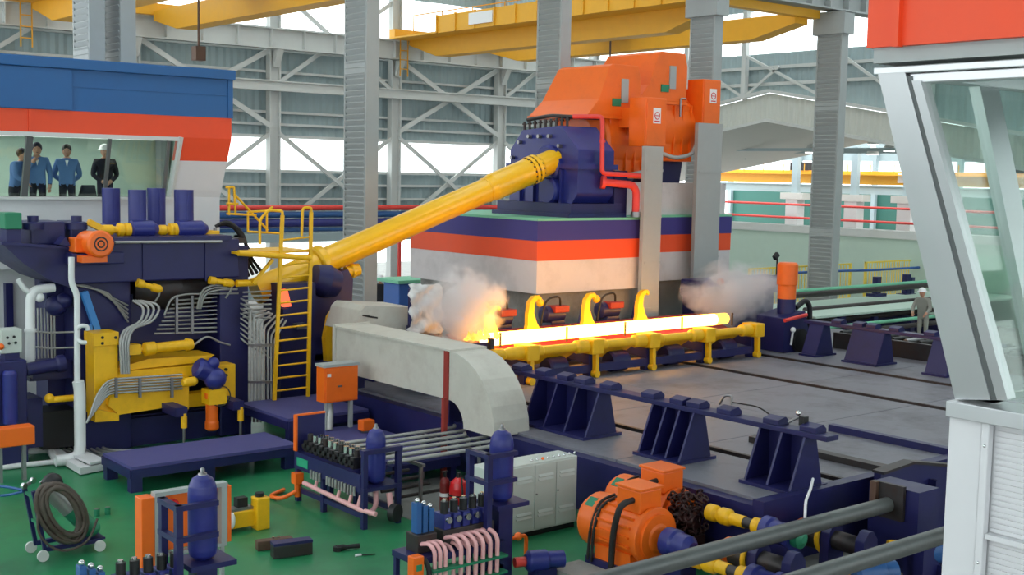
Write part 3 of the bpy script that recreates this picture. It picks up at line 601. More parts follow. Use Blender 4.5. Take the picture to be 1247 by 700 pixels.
P(t, 'arm', MB().tube([q+V((-.1, .1, -.08)), q, q+V((.1, -.1, .02))], .02, 6, .05), 'steel')
P(t, 'tip', MB().sph(q+V((0, 0, .06)), .04), 'chrome')
P(t, 'body', MB().box(q.x-.05, q.x+.05, q.y-.15, q.y-.05, q.z-.1, q.z+.03), 'black')

# ================================================================ STEAM (volumes)
def volume(name, density, col, scale, emi=None):
    m_ = bpy.data.materials.new(name); m_.use_nodes = True; n = m_.node_tree.nodes; L = m_.node_tree.links; n.clear()
    o = n.new('ShaderNodeOutputMaterial'); v = n.new('ShaderNodeVolumePrincipled'); v.inputs['Color'].default_value = (*col, 1); v.inputs['Anisotropy'].default_value = .2
    tc = n.new('ShaderNodeTexCoord'); ns = n.new('ShaderNodeTexNoise'); ns.inputs['Scale'].default_value = scale; ns.inputs['Detail'].default_value = 5; ns.inputs['Distortion'].default_value = .6
    gr = n.new('ShaderNodeTexGradient'); gr.gradient_type = 'SPHERICAL'; L.new(tc.outputs['Object'], ns.inputs['Vector']); L.new(tc.outputs['Object'], gr.inputs['Vector'])
    ad = n.new('ShaderNodeMath'); ad.operation = 'MULTIPLY_ADD'; L.new(ns.outputs['Fac'], ad.inputs[0]); ad.inputs[1].default_value = 2.2; ad.inputs[2].default_value = -1.25
    a2 = n.new('ShaderNodeMath'); a2.operation = 'ADD'; L.new(ad.outputs[0], a2.inputs[0]); L.new(gr.outputs['Fac'], a2.inputs[1])
    mu = n.new('ShaderNodeMath'); mu.operation = 'MULTIPLY'; mu.use_clamp = False; L.new(a2.outputs[0], mu.inputs[0]); mu.inputs[1].default_value = density
    mx_ = n.new('ShaderNodeMath'); mx_.operation = 'MAXIMUM'; L.new(mu.outputs[0], mx_.inputs[0]); mx_.inputs[1].default_value = 0
    L.new(mx_.outputs[0], v.inputs['Density']); L.new(v.outputs[0], o.inputs['Volume']); MATS[name] = m_
volume('steam', 9, (.97, .96, .97), 2.2); volume('steam_thin', 5, (.95, .95, .96), 1.8)
def cloud(label, c, r, material):
    me = MB().sph((0, 0, 0), 1.0, n=20, k=12).mesh('steam_cloud'); me.materials.append(MATS[material])
    o = bpy.data.objects.new('steam_cloud', me); COL.objects.link(o); o.location = V(c); o.scale = r
    return tag(o, label, 'steam', 'steam over the billet', 'stuff')
q = Yp(566, 382, 20.5); cloud('dense white steam cloud at the flaring left end of the billet', q+V((0, 0, .15)), (1.15, .6, 1.0), 'steam')
q = Yp(895, 362, 21.2); cloud('thin white steam cloud around the right end of the billet', q+V((0, 0, .1)), (2.0, .9, 1.0), 'steam_thin')
q = Yp(588, 410, 20.2)
m = MB()
for k in range(14):
    a = q+V((random.uniform(-.45, .3), random.uniform(-.15, .15), -.05)); hgt = random.uniform(.08, .26)
    m.lathe(a, V((random.uniform(-.6, .3), 0, 1)), [(.02, 0), (.07, .05), (.06, hgt*.4), (.025, hgt*.75), (.004, hgt)], 8)
ONE('flame', m, 'flame', 'orange flames licking the left end of the billet', 'fire', kind='stuff')
# ================================================================ MILL STAND
YM = 22.9
def rbox(mb, x0, y0, x1, y1, Y, dep):
    a, b, c, d_ = RY(x0, y0, x1, y1, Y); return mb.box(a, b, Y, Y+dep, c, d_)
def yb(x0, y0, x1, y1, Y, dep): return rbox(MB(), x0, y0, x1, y1, Y, dep)
t = T('rolling_mill', 'big dark blue piercing mill stand with four upright screwdown cylinders', 'machine', (10, 24, 0))
a, b, c, d_ = RY(95, 340, 160, 545, YM)
P(t, 'housing', MB().box(a, b, YM, YM+2.4, 0, d_), 'navy', bevel=.03)
a2, b2, c2, d2 = RY(268, 300, 303, 540, YM)
P(t, 'housing', MB().box(a2, b2, YM, YM+2.4, 0, d2), 'navy', bevel=.03)
P(t, 'base', MB().box(a, b2, YM+.15, YM+2.4, 0, .55), 'navy')
P(t, 'back_plate', MB().box(a, b2, YM+1.3, YM+1.5, 0, 3.6), 'navy')
P(t, 'crown', yb(88, 293, 292, 342, YM-.25, 2.7), 'navy', bevel=.03)
P(t, 'crown_plate', yb(138, 288, 282, 294, YM-.35, 2.6), 'navy')
P(t, 'crown_rib', yb(174, 296, 176, 342, YM-.28, .04), 'navy'); P(t, 'crown_rib', yb(250, 296, 252, 342, YM-.28, .04), 'navy')
P(t, 'bracket_arm', MB().prism([Yp(x, y, YM-.1) for x, y in ((3, 297), (90, 303), (92, 352), (62, 342), (30, 322))], (0, 1.8, 0)), 'navy')
P(t, 'bracket_deck', MB().prism([Yp(x, y, YM-.2) for x, y in ((2, 294), (90, 301), (90, 304), (2, 298))], (0, 2.0, 0)), 'navy')
P(t, 'lower_shelf', yb(88, 308, 152, 322, YM-.5, .6), 'navy', bevel=.02)
# dark throat with rolls
P(t, 'work_roll', MB().lathe(Yp(158, 352, YM+.7), (1, 0, 0), [(.3, 0), (.42, .2), (.48, .9), (.42, 1.6), (.3, 1.8)], 24), 'dark_steel')
P(t, 'throat_cover', yb(160, 356, 270, 415, YM+.55, .3), 'navy')
P(t, 'lower_cover', yb(160, 500, 270, 545, YM+.35, .3), 'navy')
for x0, x1, y0, y1, Y in ((125, 146, 229, 266, 24.6), (157, 178, 231, 272, 23.4), (180, 201, 229, 268, 24.6), (213, 235, 231, 272, 23.4)):
    q0 = Yp((x0+x1)/2, y1, Y); q1 = Yp((x0+x1)/2, y0, Y); r = (Yp(x1, y0, Y).x-Yp(x0, y0, Y).x)/2
    c_ = P(t, 'screwdown_cylinder', MB().lathe((q0.x, Y, q0.z-.25), (0, 0, 1), [(r*1.5, 0), (r*1.5, .12), (r, .16), (r, q1.z-q0.z+.25)], 22), 'royal')
    P(c_, 'seam', MB().box(q0.x-.01, q0.x+.01, Y-r-.008, Y-r+.01, q0.z, q1.z), 'royal')
for x0, x1 in ((158, 192), (214, 252)):
    q0, q1 = Yp(x0, 279, 23.1), Yp(x1, 279, 23.1)
    P(t, 'worm_housing', MB().lathe(q0, (1, 0, 0), [(.1, 0), (.17, .03), (.17, q1.x-q0.x-.12), (.08, q1.x-q0.x)], 18), 'royal')
for x0, x1 in ((122, 158), (192, 215)):
    q0, q1 = Yp(x0, 280, 23.1), Yp(x1, 278, 23.1); L_ = q1.x-q0.x
    P(t, 'coupling', MB().lathe(q0, (1, 0, 0), [(.07, 0), (.1, .05), (.1, L_*.4), (.07, L_*.45), (.07, L_*.55), (.13, L_*.6), (.13, L_*.75), (.09, L_*.78), (.13, L_*.84), (.13, L_)], 16), 'yellow')
q0 = Yp(107, 270, 23.1); P(t, 'coupling_head', MB().bar(q0, Yp(125, 279, 23.1), .12, .12), 'yellow')
P(t, 'crown_rail', MB().tube([Yp(140, 295, YM-.4), Yp(270, 294, YM-.4)], .03, 6), 'pipe_grey')
# adjustment motor and gear boxes on the bracket
o = T('adjustment_motor', 'orange electric motor lying on the mill bracket above the white pipe', 'motor', Yp(118, 308, 22.3))
q0, q1 = Yp(106, 296, 22.75), Yp(122, 297, 22.1)
P(o, 'casing', MB().lathe(q0, q1-q0, [(.14, -.05), (.235, 0), (.235, .62), (.2, .68), (.06, .7)], 22), 'orange')
P(o, 'fan_cover', MB().lathe(q1, q1-q0, [(.25, -.1), (.25, .02), (.21, .05)], 22), 'orange')
P(o, 'grille', MB().torus(q1+(q1-q0).normalized()*.05, q1-q0, .12, .015, 16, 5).torus(q1+(q1-q0).normalized()*.05, q1-q0, .06, .015, 12, 5), 'dark_steel')
P(o, 'foot', MB().box(q1.x-.32, q1.x+.15, 22.15, 22.9, q1.z-.34, q1.z-.22), 'orange')
P(o, 'junction', MB().box(q0.x-.35, q0.x-.05, 22.4, 22.75, q0.z-.15, q0.z+.12), 'orange', bevel=.02)
P(t, 'gear_block', yb(38, 270, 80, 298, YM+.2, .9), 'navy', bevel=.03)
for x in (40, 93): q0 = Yp(x, 266, YM+.3); P(t, 'gear_cap', MB().lathe((q0.x, q0.y, q0.z-.2), (0, 0, 1), [(.2, 0), (.2, .12), (.1, .14), (.1, .25)], 14), 'navy')
P(t, 'gear_block', yb(86, 270, 106, 300, YM+.2, .8), 'navy', bevel=.03)
P(t, 'encoder_post', yb(8, 278, 26, 298, YM, .4), 'navy'); P(t, 'encoder_box', yb(6, 259, 27, 279, YM-.05, .5), 'green', bevel=.02)
P(t, 'support_plate', MB().prism([Yp(x, y, YM-.3) for x, y in ((72, 298), (80, 288), (86, 300))], (0, .3, 0)), 'navy')
P(t, 'blue_strut', MB().bar(Yp(102, 355, YM-.1), Yp(118, 402, YM-.1), .12, .12), 'sky_blue')
P(t, 'blue_strut', MB().bar(Yp(110, 395, YM-.12), Yp(111, 450, YM-.12), .06, .06), 'sky_blue')
# yellow manipulator frame in the mill window
YY = 22.3
g = T('roll_changer', 'yellow C-shaped manipulator frame on the mill front', 'machine', Yp(190, 515, YY))
P(g, 'column', yb(115, 405, 144, 505, YY, .45), 'yellow', bevel=.015)
P(g, 'column_head', yb(114, 405, 145, 421, YY-.04, .5), 'yellow', bevel=.01)
P(g, 'side_plate', MB().prism([Yp(x, y, YY-.1) for x, y in ((138, 468), (230, 458), (230, 498), (209, 502), (203, 496), (145, 505), (132, 494))], (0, .12, 0)), 'yellow')
P(g, 'tray', MB().prism([Yp(x, y, YY+.1) for x, y in ((144, 452), (235, 442), (262, 432), (180, 437), (144, 448))], (0, .8, 0)), 'yellow')
P(g, 'upper_plate', MB().prism([Yp(x, y, YY+.5) for x, y in ((178, 438), (258, 432), (258, 440), (200, 446))], (0, .5, 0)), 'yellow')
P(g, 'rail_plate', yb(144, 449, 240, 462, YY, .3), 'yellow')
P(g, 'end_post', yb(264, 444, 287, 490, YY, .4), 'yellow', bevel=.015)
P(g, 'end_bracket', yb(228, 478, 266, 494, YY+.1, .3), 'yellow')
P(g, 'foot_bracket', MB().prism([Yp(x, y, YY-.1) for x, y in ((116, 498), (145, 504), (145, 512), (116, 514))], (0, .4, 0)), 'yellow')
for x, y in ((125, 411), (125, 418), (141, 411), (276, 450), (276, 457)): q0 = Yp(x, y, YY-.05); P(g, 'bolt', MB().cyl(q0, q0+V((0, .06, 0)), .03, n=8), 'black')
q0, q1 = Yp(176, 425, YY+.1), Yp(234, 419, YY+.1)
cy_ = P(g, 'hydraulic_cylinder', MB().lathe(q0, q1-q0, [(.06, -.05), (.13, 0), (.13, .2), (.1, .22), (.1, (q1-q0).length-.15), (.13, (q1-q0).length-.12), (.1, (q1-q0).length)], 16), 'yellow')
P(cy_, 'piston_rod', MB().cyl(Yp(150, 428, YY+.1), q0, .05, n=10).box(*(lambda r_: (r_[0], r_[1], YY, YY+.25, r_[2], r_[3]))(RY(155, 420, 172, 432, YY))), 'yellow')
# horizontal pipes strapped to the yellow plate
for k in range(6):
    y = 462+k*3.4
    P(g, 'strapped_pipe', MB().tube([Yp(110-k*1.0, 505+k*2, YY-.2), Yp(118+k, 480+k*2, YY-.2), Yp(132, y, YY-.18), Yp(222, y-6, YY-.18)], .022, 6, .15), 'pipe_grey')
for x in (142, 171, 210): P(g, 'pipe_clip', yb(x-1.5, 460, x+1.5, 484, YY-.24, .06), 'steel')
for k in range(4):
    P(g, 'bent_hose', MB().tube([Yp(148+k*3, 455, YY-.1), Yp(146+k*3.2, 415, YY-.1), Yp(150+k*4, 402-k, YY), Yp(172+k*5, 392, YY), Yp(176+k*7, 374-k, YY+.1), Yp(162+k*3, 366, YY+.3)], .026, 7, .25), 'pipe_grey')
q0 = Yp(256, 452, 21.9)
o = T('gear_motor', 'orange geared motor hanging with a dark blue head on the yellow frame', 'motor', Yp(258, 527, 21.9))
P(o, 'head', MB().lathe(q0+V((-.25, .1, .1)), (1, 0, -.5), [(.14, 0), (.2, .05), (.2, .35), (.14, .4)], 18).sph(q0+V((.1, 0, -.15)), .22), 'royal')
P(o, 'cap', MB().sph(Yp(260, 442, 21.9), .12), 'royal')
P(o, 'motor', MB().lathe(Yp(258, 478, 21.9), (0, 0, -1), [(.14, 0), (.14, .1), (.12, .12), (.12, .55), (.135, .57), (.135, .7), (.09, .74)], 18), 'orange')
P(o, 'adapter', MB().box(*(lambda r_: (r_[0], r_[1], 21.75, 22.1, r_[2], r_[3]))(RY(251, 473, 272, 491, 21.9))), 'yellow')
P(o, 'cable', MB().torus(Yp(268, 482, 21.75), (.2, 1, 0), .2, .012, 20, 5), 'rubber')
P(o, 'coupling', MB().lathe(Yp(222, 466, 21.95), (1, 0, .05), [(.06, 0), (.09, .05), (.09, .25), (.05, .3)], 12), 'yellow')
# pipe banks
ph = T('hydraulic_pipe_bank', 'bank of horizontal grey hydraulic pipes across the mill window', 'pipes', Yp(240, 405, 22.95))
for k in range(9):
    P(ph, 'pipe', MB().tube([Yp(212-k*3, 366+k*5, 23.05), Yp(284, 360+k*5.4, 23.05), Yp(300, 366+k*6.5, 22.8), Yp(306+k*3, 380+k*7, 22.7)], .02, 6, .12), 'pipe_grey')
for x in (215, 234, 272): P(ph, 'clip_bar', MB().bar(Yp(x, 360, 23.0), Yp(x, 406, 23.0), .05, .05), 'steel')
pv = T('hydraulic_pipe_bank', 'bank of upright grey hydraulic pipes left of the yellow ladder', 'pipes', Yp(320, 515, 22.55))
for k in range(8):
    x = 305+k*4.2
    P(pv, 'pipe', MB().tube([Yp(x+14, 376+k*2, 22.9), Yp(x, 378+k*5, 22.55), Yp(x, 514, 22.55)], .024, 6, .1), 'pipe_grey')
for y in (420, 465, 498): P(pv, 'clip_bar', MB().bar(Yp(303, y, 22.5), Yp(338, y, 22.5), .05, .05), 'steel')
for k in range(7):
    P(pv, 'cross_pipe', MB().tube([Yp(296, 356+k*5, 22.6), Yp(330, 354+k*5.5, 22.7)], .02, 6), 'pipe_grey')
pb2 = T('hydraulic_pipe_bank', 'slanting grey pipes on the left mill housing', 'pipes', Yp(135, 380, 22.8))
for k in range(5): P(pb2, 'pipe', MB().tube([Yp(86+k*3, 346+k*.5, 22.75), Yp(108+k*6, 348+k*2, 22.8), Yp(156, 372+k*5, 22.85)], .018, 6, .1), 'pipe_grey')
hz = T('hydraulic_pipe_bank', 'curved grey hoses looping below the mill crown', 'pipes', Yp(250, 345, 22.8))
for k in range(3):
    P(hz, 'hose', MB().tube([Yp(240+k*2, 376, 22.9), Yp(246+k*2, 352+k*2, 22.8), Yp(262+k*4, 346+k*3, 22.7), Yp(283+k*3, 352, 22.7)], .022, 6, .2), 'pipe_grey')
P(hz, 'hose', MB().tube([Yp(200, 384, 22.8), Yp(208, 362, 22.8), Yp(226, 358, 22.85), Yp(290, 357, 22.9)], .022, 6, .2), 'pipe_grey')
P(hz, 'hose', MB().tube([Yp(236, 420, 22.5), Yp(252, 408, 22.5), Yp(266, 416, 22.6), Yp(280, 420, 22.7)], .022, 6, .2), 'pipe_grey')
for i, (x, y, lb) in enumerate(((180, 347, 'left small yellow valve cylinder under the mill crown'), (268, 344, 'right small yellow valve cylinder under the mill crown'))):
    q0 = Yp(x-13, y-3, 22.6); q1 = Yp(x+14, y+5 if i == 0 else y+1, 22.6)
    o = T('valve_cylinder', lb, 'cylinder', q0, 'small yellow cylinders on the mill')
    P(o, 'barrel', MB().lathe(q0, q1-q0, [(.08, 0), (.08, .12), (.055, .14), (.055, .3), (.08, .32), (.08, (q1-q0).length)], 12), 'yellow')
    P(o, 'rod_eye', MB().sph(q1, .07), 'yellow'); P(o, 'drop_line', MB().tube([q1, q1+V((0, 0, -.12)), q1+V((-.08, .1, -.3))], .02, 6, .05), 'pipe_grey')
for i, (x, y0, y1, lb) in enumerate(((224, 503, 540, 'short yellow jack on a steel rod left of the hanging motor'), (293, 495, 532, 'short yellow jack on a steel rod right of the hanging motor'))):
    q0 = Yp(x, y1, 21.6); q1 = Yp(x, y0, 21.6); q0.z = 0
    o = T('screw_jack', lb, 'jack', (q0.x, 21.6, q0.z), 'yellow jacks at the mill foot')
    P(o, 'rod', MB().cyl((q0.x, 21.6, 0), q1, .03, n=8), 'steel'); P(o, 'sleeve', MB().cyl(q1+V((0, 0, -.28)), q1, .06, n=10), 'yellow'); P(o, 'bracket', MB().box(q1.x-.18, q1.x+.05, 21.55, 22.2, q1.z-.05, q1.z+.12), 'navy')
cbx = T('cable_bundle', 'bundle of black hoses drooping from the mill crown to the landing', 'hoses', Yp(300, 330, 23.2))
for k in range(6):
    P(cbx, 'black_hose', MB().tube([Yp(262+k*3, 276-k, 23.3), Yp(276+k*2, 268+k*2, 23.2), Yp(296+k*2, 282+k*5, 23.1), Yp(303-k*2, 310+k*3, 23.2), Yp(318-k*5, 330+k*2, 23.3)], .035, 7, .25), 'rubber')
P(cbx, 'hose_clamp', yb(288, 290, 300, 296, 23.0, .3), 'dark_steel')
t = T('valve_block', 'small brass-coloured valve block at the right end of the mill crown', 'valve', Yp(264, 288, 23.2))
P(t, 'block', yb(246, 281, 268, 289, 23.1, .3), 'yellow', bevel=.02); P(t, 'fitting', MB().cyl(Yp(250, 281, 23.2), Yp(250, 276, 23.2), .04, n=8), 'steel'); P(t, 'fitting', MB().cyl(Yp(262, 281, 23.2), Yp(262, 277, 23.2), .04, n=8), 'steel')
# auxiliary frame left of the mill with white pipes
t = T('auxiliary_frame', 'dark blue pipe frame left of the mill behind the white pipes', 'machine', Yp(60, 545, 24.0))
P(t, 'frame_post', yb(58, 345, 92, 545, 23.6, .5), 'navy'); P(t, 'frame_post', yb(40, 440, 70, 460, 22.9, .4), 'navy')
P(t, 'crossbeam', yb(36, 440, 93, 462, 23.2, .3), 'navy'); P(t, 'lower_box', yb(30, 485, 52, 545, 22.8, .7), 'navy')
P(t, 'bottom_box', yb(52, 500, 96, 545, 23.0, .7), 'black')
for k in range(6): P(t, 'riser', MB().cyl(Yp(47+k*4, 440, 23.3), Yp(46+k*4, 375, 23.3), .02, n=6), 'pipe_grey')
for y in (403, 422): P(t, 'pipe', MB().tube([Yp(40, y, 23.0), Yp(60, y+2, 23.0), Yp(92, y+1, 22.9)], .02, 6), 'pipe_grey')
P(t, 'valve_body', MB().sph(Yp(68, 372, 23.2), .2).sph(Yp(78, 366, 23.1), .15), 'navy')
P(t, 'valve_tip', MB().sph(Yp(48, 362, 23.0), .09), 'white_plastic')
o = T('white_pipe', 'thin white pipe dropping in front of the mill left housing', 'pipe', Yp(97, 535, 22.2), 'white pipes left of the mill')
P(o, 'pipe', MB().tube([Yp(87, 313, 22.2), Yp(87, 345, 22.2), Yp(94, 358, 22.2), Yp(94, 475, 22.2)], .055, 10, .12), 'pipe_white')
P(o, 'lagged_section', MB().tube([Yp(95, 464, 22.2), Yp(97, 474, 22.2), V((Yp(97, 500, 22.2).x, 22.2, .12)), V((Yp(97, 500, 22.2).x-.45, 22.2, .12))], .105, 12, .2), 'pipe_white')
P(o, 'branch', MB().tube([Yp(94, 402, 22.2), Yp(98, 396, 22.1), Yp(106, 397, 22.1), Yp(107, 402, 22.1)], .04, 8, .08).tube([Yp(94, 412, 22.2), Yp(98, 417, 22.1), Yp(105, 417, 22.1)], .04, 8, .08), 'pipe_white')
o = T('white_pipe', 'thick white pipe elbow at the far left beside the control box', 'pipe', Yp(38, 445, 23.0), 'white pipes left of the mill')
P(o, 'pipe', MB().tube([Yp(66, 350, 23.0), Yp(42, 353, 23.0), Yp(37, 362, 23.0), Yp(37, 446, 23.0)], .085, 10, .2), 'pipe_white')
P(o, 'branch', MB().tube([Yp(22, 340, 23.0), Yp(30, 352, 23.0), Yp(37, 356, 23.0)], .05, 8, .1), 'pipe_white')
P(o, 'flange', MB().cyl(Yp(37, 400, 23.0), Yp(37, 404, 23.0), .11, n=12), 'pipe_white')
o = T('white_pipe', 'white pipe lying along the floor at the far left', 'pipe', Zp(50, 560, .1), 'white pipes left of the mill')
P(o, 'pipe', MB().tube([V((Yp(97, 500, 22.2).x-.42, 22.2, .1)), Zp(60, 547, .1), Zp(0, 552, .12), Zp(-20, 556, .12)], .07, 8, .15), 'pipe_white')
P(o, 'lower_run', MB().tube([Zp(70, 562, .05), Zp(30, 566, .05), Zp(-20, 572, .05)], .05, 8), 'pipe_white')
o = T('control_box', 'light grey control box on a dark blue plinth at the left edge', 'control box', Yp(15, 440, 22.6))
P(o, 'enclosure', yb(1, 401, 27, 430, 22.6, .35), 'cabinet_grey', bevel=.015); P(o, 'foot', yb(6, 430, 24, 440, 22.65, .25), 'navy')
for x, y in ((9, 411), (17, 410), (11, 418), (19, 417)): q0 = Yp(x, y, 22.59); P(o, 'push_button', MB().cyl(q0, q0+V((0, -.02, 0)), .025, n=8), 'black')
P(o, 'knob', MB().sph(Yp(1, 422, 22.55), .06), 'orange')
t = T('pump_unit', 'dark blue machine block below the grey control box', 'machine', Zp(12, 548, 0))
P(t, 'body', MB().box(*(lambda r_: (r_[0], r_[1], 22.5, 23.3, 0, r_[3]))(RY(-20, 440, 34, 545, 22.5))), 'navy', bevel=.03)
P(t, 'cylinder', MB().lathe(Yp(13, 515, 22.4), (0, 0, 1), [(.13, 0), (.13, .9), (.09, .95)], 14), 'royal')
P(t, 'ram', MB().lathe(Yp(38, 449, 22.7), (1, 0, .1), [(.12, -.1), (.12, .45), (.16, .47), (.16, .6)], 14), 'navy')
P(t, 'yellow_rod', MB().cyl(Yp(58, 487, 22.5), Yp(92, 484, 22.5), .06, n=10).sph(Yp(60, 485, 22.5), .09), 'yellow')
o = T('junction_box', 'low orange junction box on the floor pipes at the left edge', 'junction box', Zp(18, 545, .2))
q = Yp(18, 530, 21.7); o.location = (q.x, q.y, 0); P(o, 'box', MB().box(q.x-.4, q.x+.3, q.y-.15, q.y+.15, .62, .95), 'orange', bevel=.02); P(o, 'leg', MB().box(q.x+.1, q.x+.16, q.y-.1, q.y, 0, .62), 'steel'); P(o, 'leg', MB().box(q.x-.3, q.x-.24, q.y-.1, q.y, 0, .62), 'steel')
# floor conduits
t = T('cable_tray', 'grey conduits and tray running over the floor to the blue platform', 'cable tray', Zp(110, 560, 0))
for k in range(7): P(t, 'conduit', MB().tube([Zp(78+k*6, 547-k*1.5, .1), Zp(100+k*5, 560-k*2, .08), Zp(138+k*4, 572-k*4, .08)], .03, 6, .2), 'pipe_grey')
P(t, 'tray', MB().prism([Zp(62, 556, .02), Zp(72, 553, .02), Zp(104, 573, .02), Zp(128, 567, .02), Zp(128, 572, .02), Zp(98, 578, .02)], (0, 0, .12)), 'panel_white')
P(t, 'cover_plate', MB().prism([Zp(88, 556, .16), Zp(106, 552, .16), Zp(130, 562, .16), Zp(110, 566, .16)], (0, 0, .04)), 'panel_white')
q = Zp(80, 549, 0); P(t, 'splice_box', MB().box(q.x-.18, q.x+.18, q.y-.12, q.y+.12, .12, .32), 'cabinet_grey', bevel=.02)
# blue step platform
a, b = Zp(160, 571, .42), Zp(345, 545, .42); y0 = a.y; y1 = Zp(130, 553, .42).y
t = T('step_platform', 'long low dark blue step platform in front of the mill', 'platform', ((a.x+b.x)/2, (y0+y1)/2, 0))
P(t, 'top_plate', MB().box(a.x, b.x+.3, y0, y1, .4, .45), 'platform_top')
P(t, 'side_rail', MB().box(a.x, b.x+.3, y0-.03, y0+.03, .25, .4).box(a.x-.03, a.x+.03, y0, y1, .25, .4).box(a.x, b.x+.3, y1-.03, y1+.03, .25, .4), 'navy')
for x in (a.x+.1, (a.x+b.x)/2, b.x+.15):
    for y in (y0+.1, y1-.1): P(t, 'leg', MB().box(x-.1, x+.1, y-.08, y+.08, 0, .4), 'navy')
a, b = Zp(318, 520, .75), Zp(356, 533, .75)
t = T('step_platform', 'short raised blue step at the foot of the yellow ladder', 'platform', (12.2, 21.6, 0))
P(t, 'top_plate', MB().box(11.4, 13.2, 20.5, 22.5, .7, .75), 'platform_top'); P(t, 'side_rail', MB().box(11.4, 13.2, 20.47, 20.5, .55, .7).box(11.37, 11.4, 20.5, 22.5, .55, .7), 'navy')
for x in (11.5, 13.1):
    for y in (20.6, 22.4): P(t, 'leg', MB().box(x-.07, x+.07, y-.07, y+.07, 0, .7), 'navy')
# ladder and landing
YL = 22.35
t = T('ladder', 'yellow steel ladder with safety hoops beside the mill', 'ladder', Yp(355, 510, YL))
l0, l1, r0, r1 = Yp(334, 510, YL), Yp(344, 262, YL), Yp(375, 506, YL), Yp(379, 258, YL); l0.z = r0.z = .75
P(t, 'stile', MB().bar(l0, l1, .07, .05), 'yellow'); P(t, 'stile', MB().bar(r0, r1, .07, .05), 'yellow')
for k in range(13):
    f = .05+k*.068; P(t, 'rung', MB().cyl(l0.lerp(l1, f), r0.lerp(r1, f), .02, n=8), 'yellow')
P(t, 'hoop', MB().tube([l1, l1+V((0, 0, .08)), l1+V((-.15, .3, .1)), l1+V((-.35, .3, -.1)), l1+V((-.35, .3, -.6))], .03, 7, .1), 'yellow')
P(t, 'hoop', MB().tube([r1, r1+V((0, 0, .08)), r1+V((-.2, .0, .1)), r1+V((-.22, 0, -.5))], .03, 7, .1), 'yellow')
t = T('landing', 'yellow railed landing above the mill behind the ladder', 'platform', Yp(320, 312, YL+.6))
q0, q1 = Yp(290, 308, YL), Yp(378, 314, YL)
P(t, 'edge_tube', MB().cyl(q0, q1, .06, n=10), 'yellow'); P(t, 'edge_tube', MB().cyl(Yp(288, 345, YL+.2), Yp(312, 344, YL+.2), .07, n=10), 'yellow')
P(t, 'strut', MB().bar(Yp(308, 345, YL+.1), Yp(332, 316, YL+.1), .06, .06), 'yellow')
P(t, 'floor_plate', MB().box(q0.x, q1.x, YL+.05, YL+1.1, q0.z-.03, q0.z+.02), 'yellow')
for (xa, ya), (xb, yb_) in (((279, 228), (279, 262)), ((275, 228), (285, 228)), ((285, 228), (287, 262)), ((276, 248), (290, 248)), ((276, 260), (312, 262)), ((285, 236), (326, 280)), ((302, 258), (302, 282)), ((302, 282), (340, 284)), ((302, 258), (342, 256)), ((325, 256), (325, 283)), ((326, 256), (332, 252))):
    P(t, 'railing_tube', MB().cyl(Yp(xa, ya, YL+1.4), Yp(xb, yb_, YL+1.4), .025, n=7), 'yellow')
# spindle carrier and end cone right of the ladder
t = T('spindle_carrier', 'dark blue spindle carrier with yellow stub shaft right of the ladder', 'machine', (13.6, 24.5, 0))
P(t, 'body', MB().prism([Yp(x, y, 23.9) for x, y in ((380, 345), (400, 335), (424, 328), (430, 340), (428, 380), (420, 430), (384, 440))], (0, 1.2, 0)), 'navy', bevel=.03)
P(t, 'shoulder', MB().lathe(Yp(396, 342, 23.8), (1, -.1, -.3), [(.3, -.3), (.38, 0), (.3, .3)], 18), 'navy')
P(t, 'pedestal', MB().box(*(lambda r_: (r_[0], r_[1], 23.9, 25.2, 0, r_[3]))(RY(370, 430, 432, 520, 23.9))), 'navy')
P(t, 'inner_frame', yb(342, 345, 384, 520, 23.6, .8), 'navy')
P(t, 'stub_shaft', MB().lathe(Yp(421, 331, 24.2), (1, 0, .12), [(.13, 0), (.13, .12), (.17, .13), (.17, .22), (.15, .24), (.15, .34)], 18), 'shaft_yellow')
P(t, 'hot_pipe_piece', MB().prism([Yp(x, y, 23.3) for x, y in ((342, 353), (350, 352), (355, 373), (346, 374))], (0, .12, 0)), 'hot_pipe_red')  # the glowing slanted prism is a piece of hot pipe, no lamp
P(t, 'gauge_block', yb(345, 376, 352, 388, 23.3, .15), 'navy')
P(t, 'steel_bracket', yb(362, 394, 374, 401, 23.4, .2), 'steel')
P(t, 'claw', MB().prism([Yp(x, y, 23.2) for x, y in ((398, 440), (396, 412), (401, 386), (406, 378), (412, 375), (413, 379), (409, 385), (407, 400), (411, 418), (409, 440))], (0, .15, 0)), 'yellow', bevel=.015)
P(t, 'bolt_row', MB().tube([Yp(415, 378, 23.4), Yp(424, 372, 23.4), Yp(432, 380, 23.4)], .05, 6), 'dark_steel')
# ================================================================ CONTROL PULPIT AT THE LEFT
YP = 26.0
zT, zBO, zW, zS = Yp(141, 75.5, YP).z, Yp(141, 137.5, YP).z, Yp(110, 163, YP).z, Yp(104, 240, YP).z
xr = Yp(282, 110, YP).x; xl = 2.0
t = T('control_pulpit', 'elevated control pulpit with blue and orange fascia at upper left', 'control room', (8, 27.5, 0))
P(t, 'blue_fascia', MB().box(xl, xr, YP, YP+3.2, zBO, zT-.22), 'blue_paint')
P(t, 'roof_lip', MB().box(xl, xr+.06, YP-.1, YP+3.2, zT-.22, zT), 'blue_paint', bevel=.02)
P(t, 'fascia_seam', MB().box(Yp(88, 110, YP).x, xr, YP-.015, YP, zBO+.5, zBO+.53), 'blue_paint'); P(t, 'corner_trim', MB().box(xr-.1, xr+.02, YP-.03, YP+.1, zBO, zT-.22), 'blue_paint')
P(t, 'sign_board', yb(-40, 81, 88, 131, YP-.05, .05), 'blue_paint')
P(t, 'orange_fascia', MB().box(xl, xr, YP+.01, YP+.25, zW, zBO), 'fascia_orange')
P(t, 'fascia_joint', yb(35, 133, 40, 160, YP-.02, .03), 'fascia_orange')
